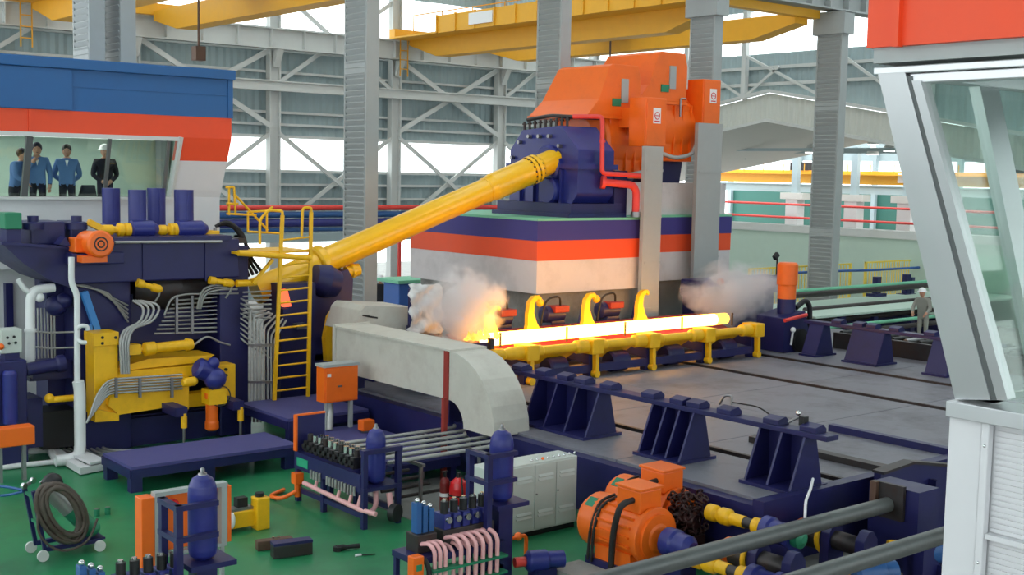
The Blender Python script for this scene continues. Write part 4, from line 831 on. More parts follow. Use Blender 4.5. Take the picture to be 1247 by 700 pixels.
wr_t, wr_b = Yp(220, 168, YP).x, Yp(208, 240, YP+.3).x; xb_ = Yp(268, 275, YP+.3).x
z195 = Yp(245, 196, YP).z; f_ = (zW-z195)/(zW-zS)
P(t, 'orange_pier', MB().prism([(wr_t, YP+.01, zW), (xr, YP+.01, zW), (xr+(xb_-xr)*f_, YP+.3*f_, z195), (wr_t+(wr_b-wr_t)*f_, YP+.3*f_, z195)], (0, .25, 0)), 'fascia_orange')
P(t, 'white_pier', MB().prism([(wr_t+(wr_b-wr_t)*f_, YP+.3*f_, z195), (xr+(xb_-xr)*f_, YP+.3*f_, z195), (xb_, YP+.3, zS), (wr_b, YP+.3, zS)], (0, .25, 0)), 'panel_white')
for i in range(4):
    a = xl+.0+i*(xb_-xl)/4; P(t, 'wall_panel', MB().box(a+.01, a+(xb_-xl)/4-.01, YP+.3, YP+.5, 3.3, zS), 'panel_white')
P(t, 'sill', MB().box(xl, wr_b, YP+.18, YP+.5, zS-.06, zS), 'steel_white')
P(t, 'head_rail', MB().box(xl, wr_t, YP-.02, YP+.1, zW-.09, zW), 'steel_white')
P(t, 'lower_wall', MB().box(xl, xb_-.6, YP+.6, YP+.8, 0, 3.3), 'panel_white')
P(t, 'support_leg', yb(8, 345, 17, 470, YP+.45, .2), 'navy')
P(t, 'pulpit_floor', MB().box(xl, xb_, YP+.5, YP+3.0, 4.0, 4.12), 'concrete')
P(t, 'rear_wall', MB().box(xl, xr-.3, YP+2.9, YP+3.1, 4.0, zBO), 'pale_green')
P(t, 'end_wall', MB().box(xb_-.15, xb_, YP+.5, YP+3.1, 4.0, zW), 'pale_green')
P(t, 'pulpit_ceiling', MB().box(xl, xr-.2, YP+.1, YP+3.0, zW-.02, zW+.04), 'panel_white')
P(t, 'ceiling_light', MB().box(xl+1, xr-1.2, YP+1.2, YP+1.6, zW-.06, zW-.03), 'lamp')
mullx = (33, 131, 203)
for i, px in enumerate(mullx):
    tt, bb = Yp(px+3, 166, YP+.02), Yp(px-4, 239, YP+.3)
    P(t, 'mullion', MB().bar(tt, bb, .07 if i else .14, .06), 'mullion')
for pa, pb_ in ((-30, 33), (33, 131), (131, 203), (203, 216)):
    P(t, 'glass_pane', MB().prism([Yp(pa+3, 166, YP+.05), Yp(pb_+3, 166, YP+.05), Yp(pb_-4, 239, YP+.33), Yp(pa-4, 239, YP+.33)], (0, .01, 0)), 'pulpit_glass')
P(t, 'window_edge', MB().bar((wr_t, YP-.02, zW), (wr_b, YP+.3, zS), .08, .08), 'steel_white')
P(t, 'inner_column', yb(196, 168, 206, 240, YP+2.5, .3), 'column_grey')
o = T('office_chair', 'black chair back inside the left pulpit between two men', 'chair', Yp(107, 280, YP+.9))
q = Yp(107, 232, YP+.9)
P(o, 'backrest', MB().prism([(q.x-.2, q.y, q.z-.12), (q.x+.2, q.y, q.z-.12), (q.x+.16, q.y, q.z+.12), (q.x-.12, q.y, q.z+.12)], (0, .06, 0)), 'black', bevel=.02)
P(o, 'seat', MB().box(q.x-.22, q.x+.22, q.y-.45, q.y, q.z-.32, q.z-.24), 'black', bevel=.02)
P(o, 'stem', MB().cyl((q.x, q.y-.2, 4.12), (q.x, q.y-.2, q.z-.3), .04, n=8).cyl((q.x, q.y-.2, 4.12), (q.x, q.y-.2, 4.2), .22, n=12), 'black')
# ================================================================ PEOPLE
def person(label, loc, rz, shirt, trouser, pose, hat=None, h=1.7, group=None):
    root = T('person', label, 'person', loc, group); root.rotation_euler.z = rz; k = h/1.72
    J = {}; E_ = []; R_ = {}
    def j(n, p, r, par=None): J[n] = V(p)*k; R_[n] = r*k; (E_.append((par, n)) if par else None)
    lean = .12 if pose == 'lean' else 0
    j('pel', (0, 0, .96), .15); j('sp', (0, -lean*.4, 1.14), .155, 'pel'); j('ch', (0, -lean, 1.33), .175, 'sp'); j('ne', (0, -lean*1.3, 1.48), .068, 'ch'); j('nt', (0, -lean*1.5-.01, 1.55), .06, 'ne')
    for s, c in ((-1, 'l'), (1, 'r')):
        j('h'+c, (.09*s, 0, .88), .095, 'pel'); j('k'+c, (.1*s, -.015, .5), .065, 'h'+c); j('a'+c, (.105*s, .02, .09), .048, 'k'+c); j('t'+c, (.12*s, -.15, .04), .04, 'a'+c)
        j('s'+c, (.185*s, -lean, 1.42), .085, 'ch')
        if pose == 'back': e, w_ = (.27*s, .1, 1.12), (.07*s, .17, .98)
        elif pose == 'face' and s < 0: e, w_ = (.25*s, -.1, 1.15), (.06*s, -.2, 1.42)
        elif pose == 'front': e, w_ = (.26*s, .0, 1.12), (.06*s, -.2, .97)
        elif pose == 'lean': e, w_ = (.27*s, -.2, 1.16), (.2*s, -.42, 1.02)
        else: e, w_ = (.26*s, .02, 1.12), (.24*s, -.06, .87)
        j('e'+c, e, .06, 's'+c); j('w'+c, w_, .042, 'e'+c)
        dd = (J['w'+c]-J['e'+c]).normalized(); J['p'+c] = J['w'+c]+dd*.07*k; R_['p'+c] = .036*k; E_.append(('w'+c, 'p'+c))
    names = list(J); me = bpy.data.meshes.new('sk'); me.from_pydata([tuple(J[n]) for n in names], [(names.index(a), names.index(b)) for a, b in E_], [])
    ob = bpy.data.objects.new('sk', me); COL.objects.link(ob); ob.modifiers.new('skin', 'SKIN'); sb = ob.modifiers.new('sub', 'SUBSURF'); sb.levels = 2
    for i, n in enumerate(names):
        sv = me.skin_vertices[0].data[i]; sv.radius = (R_[n]*1.12, R_[n]*(.86 if n in ('pel', 'sp', 'ch') else 1)); sv.use_root = (n == 'pel')
    dg = bpy.context.evaluated_depsgraph_get(); m2 = bpy.data.meshes.new_from_object(ob.evaluated_get(dg)); bpy.data.objects.remove(ob)
    mb = MB(); mb.add([v.co for v in m2.vertices], [tuple(p.vertices) for p in m2.polygons], True); nb = len(mb.f)
    hc = J['nt']+V((0, -.015, .1))*k
    mb.sph(hc, .112*k, (.8, .95, 1.12)); mb.sph(hc+V((0, -.02, -.06))*k, .078*k, (.85, .95, .9)); mb.sph(hc+V((0, -.105, -.015))*k, .018*k, (.8, 1, 1.4), 8, 5)
    for s in (-1, 1):
        mb.sph(hc+V((.083*s, .005, -.01))*k, .026*k, (.4, .8, 1.2), 8, 5)
        c = 'l' if s < 0 else 'r'; w_, p_ = J['w'+c], J['p'+c]; dd = (p_-w_).normalized(); sd = dd.cross(V((0, 1, 0)) if abs(dd.y) < .8 else V((0, 0, 1))).normalized(); nn_ = dd.cross(sd)
        for fi, L_ in enumerate((.06, .07, .066, .052)):
            b0 = p_+sd*(fi-1.5)*.017*k; mb.tube([b0, b0+dd*L_*.5*k+nn_*.008, b0+dd*L_*k+nn_*.025], .0085*k, 6)
        b0 = w_+dd*.02*k-sd*.025*k; mb.tube([b0, b0-sd*.025*k+dd*.025*k, b0-sd*.03*k+dd*.055*k], .0095*k, 6)
    nh = len(mb.f)
    for s in (-1, 1): mb.sph(hc+V((.032*s, -.088, .012))*k, .012*k, (1.2, .6, .8), 8, 5)
    mb.sph(hc+V((0, -.088, -.062))*k, .02*k, (1.2, .4, .3), 8, 5)
    me = mb.mesh('body')
    for n in ('skin', shirt, trouser, 'black'): me.materials.append(MATS[n])
    for i, p in enumerate(me.polygons):
        c = p.center
        if i >= nh: p.material_index = 3
        elif i >= nb: p.material_index = 0
        elif min((c-J['wl']).length, (c-J['wr']).length, (c-J['pl']).length, (c-J['pr']).length) < .065*k and c.z > .6*k or c.z > 1.5*k: p.material_index = 0
        elif c.z < .1*k: p.material_index = 3
        elif c.z < .93*k: p.material_index = 2
        else: p.material_index = 1
    bo = bpy.data.objects.new('body', me); COL.objects.link(bo); bo.parent = root
    hb = MB()
    if hat: hb.lathe(hc+V((0, .0, .035))*k, (0, 0, 1), [(.15*k, -.005), (.15*k, .01), (.118*k, .015), (.11*k, .06*k), (.085*k, .1*k), (.03*k, .125*k), (.001, .128*k)], 18)
    else:
        hb.sph(hc+V((0, .02, .036))*k, .12*k, (.86, .96, 1.02)); 
    ho = bpy.data.objects.new('hard_hat' if hat else 'hair', hb.mesh('hair')); ho.data.materials.append(MATS[hat or 'hair']); COL.objects.link(ho); ho.parent = root
    if pose == 'back' or pose == 'face':
        cb = MB(); cp = J['ch']; cb.prism([cp+V((-.035, -.128, .12))*k, cp+V((.035, -.128, .12))*k, cp+V((0, -.145, -.02))*k], (0, -.012, 0)); 
        co = bpy.data.objects.new('shirt_collar', cb.mesh('shirt_collar')); co.data.materials.append(MATS['white_plastic']); COL.objects.link(co); co.parent = root
    return root
FZ = 4.12
def stand(px, Y): q = Yp(px, 240, Y); return (q.x, Y, FZ)
face_cam = lambda p: math.atan2(EYE.y-p[1], EYE.x-p[0])+math.pi/2
pz = [(18, 27.2, 'lean', 'person in blue jacket leaning behind the slanted mullion', 'work_blue', 'trousers', None, 1.0, 1.62),
      (46, 26.95, 'face', 'person in blue jacket with a hand raised to the face', 'work_blue', 'trousers', None, 0, 1.74),
      (82, 26.9, 'back', 'person in blue jacket standing with hands behind the back', 'work_blue', 'trousers', None, 0, 1.72),
      (128, 27.1, 'front', 'person in dark shirt and white cap with hands clasped in front', 'black_cloth', 'trousers', 'white_plastic', .2, 1.74)]
for px, Y, pose, lb, sh, tr, ht, rot, hh in pz:
    p = stand(px, Y); person(lb, p, face_cam(p)+rot, sh, tr, pose, ht, hh, 'people watching from the pulpit')
p = Zp(1126, 353, 2.1); p.z = 0
t = T('worker_stand', 'low grey work step under the worker at the far right', 'platform', (p.x, p.y, 0)); P(t, 'top_plate', MB().box(p.x-.6, p.x+.6, p.y-.5, p.y+.5, .3, .36), 'steel'); P(t, 'leg', MB().box(p.x-.5, p.x-.4, p.y-.4, p.y+.4, 0, .3), 'steel'); P(t, 'leg', MB().box(p.x+.4, p.x+.5, p.y-.4, p.y+.4, 0, .3), 'steel')
person('worker in grey with white hard hat leaning on the far rail', (p.x, p.y, .36), face_cam(p)-.3, 'khaki', 'khaki', 'lean', 'white_plastic', 1.74)
p = Dp(463, 330, 41); person('worker in dark clothes with white hard hat behind the beige hood', (p.x, p.y, .2), face_cam(p), 'black_cloth', 'trousers', 'down', 'white_plastic', 1.74)
t = T('worker_stand', 'low floor slab under the worker behind the beige hood', 'platform', (p.x, p.y, 0)); P(t, 'slab', MB().box(p.x-1.5, p.x+1.5, p.y-1, p.y+1, 0, .2), 'concrete')
o = T('tarp_bin', 'blue covered bin with pale green lid beside the worker in dark', 'bin', Dp(490, 372, 39)); q = Dp(490, 372, 39)
P(o, 'body', MB().box(q.x-.4, q.x+.7, q.y-.4, q.y+.5, .0, q.z+.75), 'tarp_blue', bevel=.05); P(o, 'lid', MB().box(q.x-.5, q.x+1.2, q.y-.5, q.y+.8, q.z+.75, q.z+.85), 'conveyor_green')

# ================================================================ RIGHT FOREGROUND PULPIT
t = T('control_pulpit', 'near pulpit with stainless slanted corner post and orange fascia at right', 'control room', (8.5, 2, 0))
def W(px, py, top): return Xp(px, py, 6.7 if top else 7.0)
cb, ct = Xp(1163, 487, 7.0), Xp(1070, 95, 6.7)
zb_, zt_ = cb.z, ct.z
yr = -2.5
ff = Xp(1055, 30, 6.55)
P(t, 'orange_fascia', MB().box(6.6, 9.5, yr, Xp(1093, 40, 6.6).y, Xp(1170, 50, 6.6).z, 7.6), 'fascia_orange')
P(t, 'corner_fascia', MB().box(6.62, 9.5, Xp(1094, 40, 6.62).y, Xp(1056, 40, 6.62).y, Xp(1075, 57, 6.62).z, 7.6), 'fascia_orange')
P(t, 'fascia_lip', MB().box(6.56, 6.62, Xp(1096, 40, 6.58).y, Xp(1089, 40, 6.58).y, Xp(1092, 57, 6.58).z, 7.6), 'fascia_orange')
zs0, zs1 = Xp(1155, 72, 6.68).z, Xp(1155, 52, 6.68).z
P(t, 'soffit_band', MB().box(6.66, 9.4, yr, Xp(1064, 66, 6.66).y, zs0, zs1), 'column_grey')
P(t, 'head_rail', MB().box(6.7, 6.9, yr, Xp(1064, 82, 6.7).y, Xp(1155, 86, 6.7).z, zs0-.02), 'stainless', bevel=.006)
P(t, 'window_head', MB().box(6.72, 6.86, yr, Xp(1108, 92, 6.72).y, Xp(1155, 99, 6.72).z, Xp(1155, 86, 6.72).z-.005), 'stainless', bevel=.006)
P(t, 'corner_post', MB().prism([Xp(1069, 90, 6.7), Xp(1102, 88, 6.7), Xp(1206, 487, 7.0), Xp(1163, 486, 7.0)], (.2, 0.02, 0)), 'stainless', bevel=.01)
P(t, 'window_gasket', MB().prism([Xp(1102, 92, 6.71), Xp(1110, 92, 6.71), Xp(1214, 487, 7.01), Xp(1206, 487, 7.01)], (.12, 0, 0)), 'mullion')
P(t, 'window_stile', MB().prism([Xp(1110, 98, 6.7), Xp(1121, 98, 6.7), Xp(1227, 487, 7.0), Xp(1214, 487, 7.0)], (.1, 0, 0)), 'stainless', bevel=.005)
P(t, 'glass_pane', MB().prism([Xp(1121, 98, 6.74), (6.74, yr, Xp(1121, 98, 6.74).z), (7.04, yr, zb_), Xp(1227, 487, 7.04)], (.012, 0, 0)), 'green_glass')
P(t, 'sill_rail', MB().box(6.93, 7.25, yr, cb.y+.02, zb_-.1, zb_+.0), 'stainless', bevel=.006)
# far side glazing of the same pulpit
yq_t, yq_b = ct.y-.05, cb.y-.05
for x in (7.78, 9.1):
    P(t, 'mullion', MB().prism([(x-.12, yq_t, zt_), (x+.12, yq_t, zt_), (x+.3, yq_b, zb_), (x+.06, yq_b, zb_)], (0, -.08, 0)), 'stainless')
P(t, 'glass_pane', MB().prism([(6.9, yq_t-.02, zt_), (9.3, yq_t-.02, zt_), (9.4, yq_b-.02, zb_), (7.1, yq_b-.02, zb_)], (0, -.01, 0)), 'green_glass')
P(t, 'rear_sill', MB().box(7.1, 9.4, yq_b-.15, yq_b, zb_-.1, zb_), 'stainless'); P(t, 'rear_head', MB().box(6.9, 9.4, yq_t-.15, yq_t, zt_, zs0), 'stainless')
# lower wall of ribbed sheet
XW = 7.0
yc0 = Xp(1151, 600, XW).y
P(t, 'wall_core', MB().box(XW+.06, 9.4, yr, yc0-.02, 0, zb_-.1), 'panel_white')
P(t, 'corner_panel', MB().box(XW, XW+.2, Xp(1192, 600, XW).y, yc0, 0, zb_-.1), 'panel_white', bevel=.01)
P(t, 'cover_strip', MB().box(XW-.02, XW+.04, Xp(1202, 600, XW).y, Xp(1193, 600, XW).y, 0, zb_-.1), 'panel_white', bevel=.008)
yy1 = Xp(1203, 600, XW).y
rb_ = P(t, 'rib', MB().box(XW+.048, XW+.06, yr, yy1, zb_-.14, zb_-.118), 'panel_white')
for k in range(1, 44): inst(rb_, (0, 0, -.036*k))
P(t, 'seam_rail', MB().box(XW-.01, XW+.06, yr, yy1, Xp(1220, 657, XW).z-.02, Xp(1220, 657, XW).z+.012), 'panel_white')
for x, y in ((1199, 543), (1191, 685)): q = Xp(x, y, XW-.02); P(t, 'screw', MB().sph(q, .012, n=8, k=5), 'chrome')

# ================================================================ DUCT AND HOODS
X0, X1 = 13.0, 13.78
t = T('fume_duct', 'beige fume duct with a downward curved end in front of the billet', 'duct', (13.4, 19, 1.0))
pro = [(21.4, 2.3), (17.55, 2.3)]
for k in range(1, 9): a = math.pi/2*k/8; pro.append((17.55-1.33*math.sin(a), .97+1.33*math.cos(a)))
pro += [(17.1, .97)]
for k in range(7, -1, -1): a = math.pi/2*k/8; pro.append((17.55-.45*math.sin(a), .97+.45*math.cos(a)))
pro += [(21.4, 1.42)]
P(t, 'duct_body', MB().prism([(X0, y, z) for y, z in pro], (X1-X0, 0, 0)), 'beige', bevel=.012)
P(t, 'top_edge', MB().box(X0-.03, X1+.03, 17.5, 21.45, 2.29, 2.33), 'beige')
P(t, 'end_flange', MB().box(X0-.04, X1+.04, 21.4, 21.5, 1.38, 2.36), 'beige')
P(t, 'strap', MB().box(X0-.03, X0, 17.55, 17.68, 1.0, 2.3), 'rust_red')
for y in (17.2, 20.8): P(t, 'support', MB().box(X0+.2, X1-.1, y+.6, y+.75, .9, 1.42), 'navy')
q = Zp(527, 520, .6); o = ONE('red_post', MB().box(12.75, 12.83, 17.35, 17.43, .0, 1.5), 'rust_red', 'dark red upright post in front of the beige duct', 'post')
t = T('suction_hood', 'beige slanted suction hood behind the curved duct', 'hood', (14.6, 22, 1.0))
P(t, 'hood_body', MB().prism([Yp(x, y, 21.7) for x, y in ((432, 404), (440, 378), (446, 372), (505, 374), (500, 408))], (0, 1.2, 0)), 'beige', bevel=.02)
P(t, 'slot', MB().prism([Yp(x, y, 21.68) for x, y in ((442, 383), (460, 386), (460, 388), (442, 385))], (0, .02, 0)), 'black')
P(t, 'leg', MB().box(14.2, 15.6, 21.9, 22.6, 1.0, 1.9), 'navy')
n_ = 14; vs = []; fs = []
for i in range(n_+1):
    for j_ in range(n_+1):
        q = Yp(499+38*i/n_+random.uniform(-1.2, 1.2)+(2*math.sin(j_*1.3) if i == 0 else 0), 346+60*j_/n_+random.uniform(-1, 1), 21.3)
        vs.append(q+V((0, random.uniform(-.045, .045)+.05*math.sin(j_*1.1+i*.6), 0)))
for i in range(n_):
    for j_ in range(n_): fs.append((i*(n_+1)+j_, (i+1)*(n_+1)+j_, (i+1)*(n_+1)+j_+1, i*(n_+1)+j_+1))
o = ONE('heat_blanket', MB().add(vs, fs, True), 'sheet_insul', 'crumpled white heat blanket hanging left of the steam cloud', 'blanket')
sd = o.modifiers.new('thickness', 'SOLIDIFY'); sd.thickness = .03
q0, q1 = Yp(503, 402, 21.35), Yp(540, 410, 21.35)
o = T('blanket_rack', 'dark blue rack holding the white heat blanket', 'rack', (q0.x, 21.5, 1.0))
P(o, 'rail', MB().box(q0.x, q1.x, 21.4, 21.6, q1.z-.1, q0.z+.08), 'navy'); P(o, 'post', MB().box(q0.x, q0.x+.08, 21.42, 21.55, 1.0, 3.0), 'navy'); P(o, 'post', MB().box(q1.x-.08, q1.x, 21.42, 21.55, 1.0, 3.0), 'navy')

# ================================================================ STUFF BEHIND: pipe bridge, far conveyor, fence
t = T('pipe_bridge', 'long red and blue pipe bridge behind the yellow ladder', 'pipe rack', (24, 40, 0))
for z, r, c in ((4.05, .1, 'pipe_red'), (3.8, .12, 'steel_blue'), (3.5, .16, 'royal'), (3.25, .08, 'steel_blue')): P(t, 'pipe', MB().cyl((10, 40, z), (34, 40, z), r, n=10), c)
P(t, 'beam', MB().box(10, 34, 39.9, 40.2, 2.8, 3.1), 'sheet')
for k in range(6): P(t, 'trestle_leg', MB().box(11+k*4.5, 11.2+k*4.5, 39.9, 40.2, 0, 3.1), 'sheet')
t = T('red_mast', 'thin red upright pipe left of the striped plinth', 'pipe', Yp(486, 335, 38)); q = Yp(486, 335, 38)
P(t, 'pipe', MB().cyl((q.x, 38, 0), (q.x, 38, Yp(486, 280, 38).z), .07, n=8), 'pipe_red'); P(t, 'flange', MB().cyl((q.x, 38, 0), (q.x, 38, .1), .16, n=10), 'pipe_red')
t = T('pipe_conveyor', 'long conveyor of dark pipes and green rails at the far right', 'conveyor', (36, 24, 0))
for (xa, ya), (xb, yb_), r, c, Y in (((960, 362), (1140, 345), .1, 'dark_steel', 25.5), ((965, 356), (1140, 341), .07, 'conveyor_green', 26.0), ((980, 378), (1140, 363), .09, 'dark_steel', 24.5), ((985, 384), (1140, 370), .08, 'black', 24.2), ((990, 390), (1145, 378), .08, 'dark_steel', 23.6), ((1000, 396), (1145, 388), .06, 'conveyor_green', 23.0), ((990, 404), (1140, 398), .08, 'dark_steel', 22.9)):
    za = Yp((xa+xb)/2, (ya+yb_)/2, Y).z; P(t, 'pipe', MB().cyl((Yp(xa, ya, Y).x, Y, za), (Yp(xb, yb_, Y).x, Y, za), r, n=10), c)
P(t, 'bed_plate', MB().box(31.2, 44, 23.2, 26.4, 1.2, 1.26), 'wall_green')
for px in (990, 1030, 1075, 1112):
    q = Yp(px, 372, 24.6); P(t, 'stand', MB().box(q.x-.12, q.x+.12, 23.4, 25.6, 0, q.z-.25), 'navy')
t = T('chain_conveyor', 'low dark chain conveyor behind the far dark blue trestle', 'conveyor', (28.3, 17, 1.0))
for x in (27.5, 28.4, 29.3): P(t, 'side_beam', MB().box(x-.08, x+.08, 14, 19.8, 1.0, 1.42), 'dark_steel')
for k in range(15): P(t, 'roller', MB().cyl((27.58, 14.2+.39*k, 1.4), (29.22, 14.2+.39*k, 1.4), .07, n=10), 'steel' if k % 3 == 0 else 'black')
for i, (px, y0) in enumerate(((1067, 337), (1103, 334))):
    q = Yp(px, 362, 26.2); o = T('guide_post', ['dark blue guide post on the far conveyor, left one', 'dark blue guide post on the far conveyor, right one'][i], 'post', (q.x, 26.2, 0), 'guide posts on the far conveyor')
    P(o, 'post', MB().box(q.x-.13, q.x+.13, 26.1, 26.3, 0, Yp(px, y0, 26.2).z), 'navy'); P(o, 'collar', MB().box(q.x-.35, q.x+.35, 26.0, 26.4, q.z-.1, q.z+.15), 'navy')
    if i: P(o, 'twin_post', MB().box(q.x+.2, q.x+.4, 26.1, 26.3, 0, Yp(px, y0+4, 26.2).z), 'navy')
def fence(px0, px1, Y, zt, label):
    x0, x1 = Yp(px0, 330, Y).x, Yp(px1, 330, Y).x
    t = T('safety_fence', label, 'fence', ((x0+x1)/2, Y, 0), 'yellow safety fences')
    P(t, 'top_rail', MB().box(x0, x1, Y-.03, Y+.03, zt-.06, zt), 'fence_yellow'); P(t, 'bottom_rail', MB().box(x0, x1, Y-.03, Y+.03, .9, .96), 'fence_yellow')
    for x in (x0, x1-.08): P(t, 'post', MB().box(x, x+.08, Y-.04, Y+.04, 0, zt), 'fence_yellow')
    n = int((x1-x0)/.17); b_ = P(t, 'bar', MB().box(x0+.12, x0+.155, Y-.012, Y+.012, .96, zt-.06), 'fence_yellow')
    for k in range(1, n-1): inst(b_, (.17*k, 0, 0))
fence(912, 1036, 28.4, 2.28, 'pale yellow safety fence around the striped column foot')
fence(1053, 1130, 28.4, 2.3, 'pale yellow safety fence next to the stainless corner post')
ONE('blue_hose', MB().tube([Yp(970, 332, 28.0), Yp(1010, 330, 28.0), Yp(1060, 329, 28.0), Yp(1130, 325, 28.0)], .05, 6), 'tarp_blue', 'blue hose strung along the yellow safety fence', 'hose')
# ================================================================ FOREGROUND: racks, cabinets, motors
# service platforms between rack and duct
t = T('step_platform', 'grey-blue checker plate walkway beside the beige duct', 'platform', (12.3, 19, 0))
P(t, 'top_plate', MB().box(11.6, 13.0, 17.2, 20.4, .44, .5), 'platform_top'); P(t, 'side_rail', MB().box(11.57, 11.6, 17.2, 20.4, .3, .46).box(11.6, 13.0, 17.17, 17.2, .3, .46), 'navy')
for x in (11.7, 12.9):
    for y in (17.3, 20.3): P(t, 'leg', MB().box(x-.06, x+.06, y-.06, y+.06, 0, .44), 'navy')
q = Zp(425, 522, .5)
t = T('control_cabinet', 'orange control cabinet on grey legs beside the beige duct', 'cabinet', (q.x, q.y, .5))
x0, x1, z0, z1 = RY(395, 446, 436, 489, q.y)
P(t, 'box', MB().box(x0, x1, q.y, q.y+.3, z0, z1), 'orange', bevel=.012); P(t, 'door', MB().box(x0+.03, x1-.03, q.y-.025, q.y, z0+.03, z1-.03), 'orange', bevel=.006); P(t, 'top_cover', MB().box(x0-.02, x1+.02, q.y-.02, q.y+.32, z1, z1+.05), 'column_grey')
P(t, 'handle', MB().box(x0+.28, x0+.36, q.y-.05, q.y-.02, z0+.3, z0+.33), 'steel'); P(t, 'nameplate', MB().box(x0+.05, x0+.13, q.y-.03, q.y-.02, z1-.18, z1-.12), 'white_plastic')
for x in (x0+.1, x1-.12): P(t, 'leg', MB().box(x, x+.07, q.y+.1, q.y+.17, .5, z0), 'column_grey')
P(t, 'cable_bundle', MB().tube([(x0+.2, q.y+.15, z0), (x0+.22, q.y+.15, .9), (x0+.15, q.y+.05, .52)], .07, 8, .1), 'pipe_grey')
q = Zp(446, 526, .5); t = T('junction_box', 'small orange junction box on the walkway beside the beige duct', 'junction box', (q.x, q.y, .5)); P(t, 'box', MB().box(q.x-.13, q.x+.13, q.y-.1, q.y+.1, .54, .74), 'orange', bevel=.012); P(t, 'foot', MB().box(q.x-.08, q.x+.08, q.y-.05, q.y+.05, .5, .54), 'steel')

# valve rack with accumulator (runs along Y)
RX0, RX1, RY0, RY1 = 10.0, 10.7, 15.65, 17.75
t = T('valve_rack', 'long dark blue valve rack with a row of black solenoid valves', 'hydraulic rack', ((RX0+RX1)/2, 16.7, 0))
for x in (RX0, RX1-.08):
    for y in (RY0, 16.85, RY1-.08):
        P(t, 'post', MB().box(x, x+.08, y, y+.08, 0, 1.22 if (y == RY0) else .8), 'navy')
for x in (RX0+.01, RX1-.07): P(t, 'bottom_rail', MB().box(x, x+.06, RY0, RY1, .16, .24), 'navy')
P(t, 'front_panel', MB().box(RX0-.015, RX0+.02, RY0+.08, RY1, .56, .84), 'navy')
P(t, 'table', MB().box(RX0, RX1, RY0+.4, RY1, .78, .84), 'navy')
P(t, 'label_plate', MB().box(RX0-.025, RX0-.014, 17.3, 17.65, .62, .76), 'label_green')
P(t, 'top_frame', MB().box(RX0-.01, RX1+.01, RY0-.01, RY0+.09, 1.16, 1.23), 'navy')
P(t, 'shelf', MB().box(RX0-.005, RX1+.005, RY0-.012, RY0+.45, .58, .64), 'navy')
P(t, 'end_board', MB().box(RX0+.02, RX0+.55, RY1-.03, RY1+.02, .84, 1.42), 'navy'); P(t, 'board_edge', MB().box(RX0-.01, RX0+.02, RY1-.05, RY1+.04, .84, 1.44).box(RX0, RX0+.56, RY1-.03, RY1+.02, 1.42, 1.45), 'orange')
for k in range(10):
    y = 16.1+k*.16
    v_ = P(t, 'solenoid_valve', MB().box(RX0+.1, RX0+.55, y, y+.11, .84, 1.02).cyl((RX0+.06, y+.055, .94), (RX0+.1, y+.055, .94), .045, n=8), 'black', bevel=.006)
    P(v_, 'solenoid_cap', MB().cyl((RX0+.2, y+.055, 1.02), (RX0+.2, y+.055, 1.13), .045, n=10), 'chrome' if k % 3 else 'dark_steel'); P(v_, 'coil_cap', MB().cyl((RX0+.42, y+.055, 1.02), (RX0+.42, y+.055, 1.1), .04, n=10), 'chrome')
for k in range(14):
    y = 15.85+k*.09+(.14 if k > 9 else 0); P(t, 'hose_fitting', MB().cyl((RX0-.04, y, .66-.02), (RX0-.04, y, .5), .022, n=8), 'pipe_grey')
P(t, 'drain_pipe', MB().tube([(RX0+.0, 17.45, .36), (RX0, 15.75, .3), (RX0+.1, 15.45, .28)], .04, 8), 'pink')
for y in (17.1, 16.4, 16.05, 15.8): P(t, 'drain_branch', MB().tube([(RX0+.0, y, .34), (RX0+.05, y, .5)], .03, 8), 'pink')
P(t, 'accumulator_pipe', MB().tube([(RX0+.35, RY0+.2, .55), (RX0+.3, RY0+.1, .3), (RX0+.1, RY0-.02, .25)], .04, 8, .1).tube([(RX0+.5, RY0+.05, .5), (RX0+.5, RY0-.02, .25)], .05, 8), 'pink')
P(t, 'pipe_end_flange', MB().cyl((RX0+.42, RY0-.16, .25), (RX0+.46, RY0-.26, .25), .14, n=18), 'black')
P(t, 'orange_valve', MB().box(RX0-.1, RX0+.05, 17.55, 17.7, .32, .5).cyl((RX0-.03, 17.62, .1), (RX0-.03, 17.62, .35), .05, n=8), 'orange')
def bottle(par, c, r, h):
    b_ = P(par, 'accumulator_bottle', MB().lathe(c, (0, 0, 1), [(r*.55, 0), (r*.9, .05), (r, .12), (r, h-.2), (r*.93, h-.12), (r*.7, h-.04), (r*.35, h)], 24), 'royal')
    P(b_, 'neck', MB().lathe(V(c)+V((0, 0, h-.01)), (0, 0, 1), [(r*.3, 0), (r*.3, .03), (.025, .035), (.025, .08), (.015, .09)], 12), 'steel')
bottle(t, (RX0+.36, RY0+.22, .64), .155, .86)
P(t, 'orange_hose', MB().tube([(RX0-.05, 17.6, .2), (RX0-.25, 17.75, .06), (RX0-.3, 18.1, .04), (RX0+.1, 18.3, .05)], .035, 8, .15), 'orange')
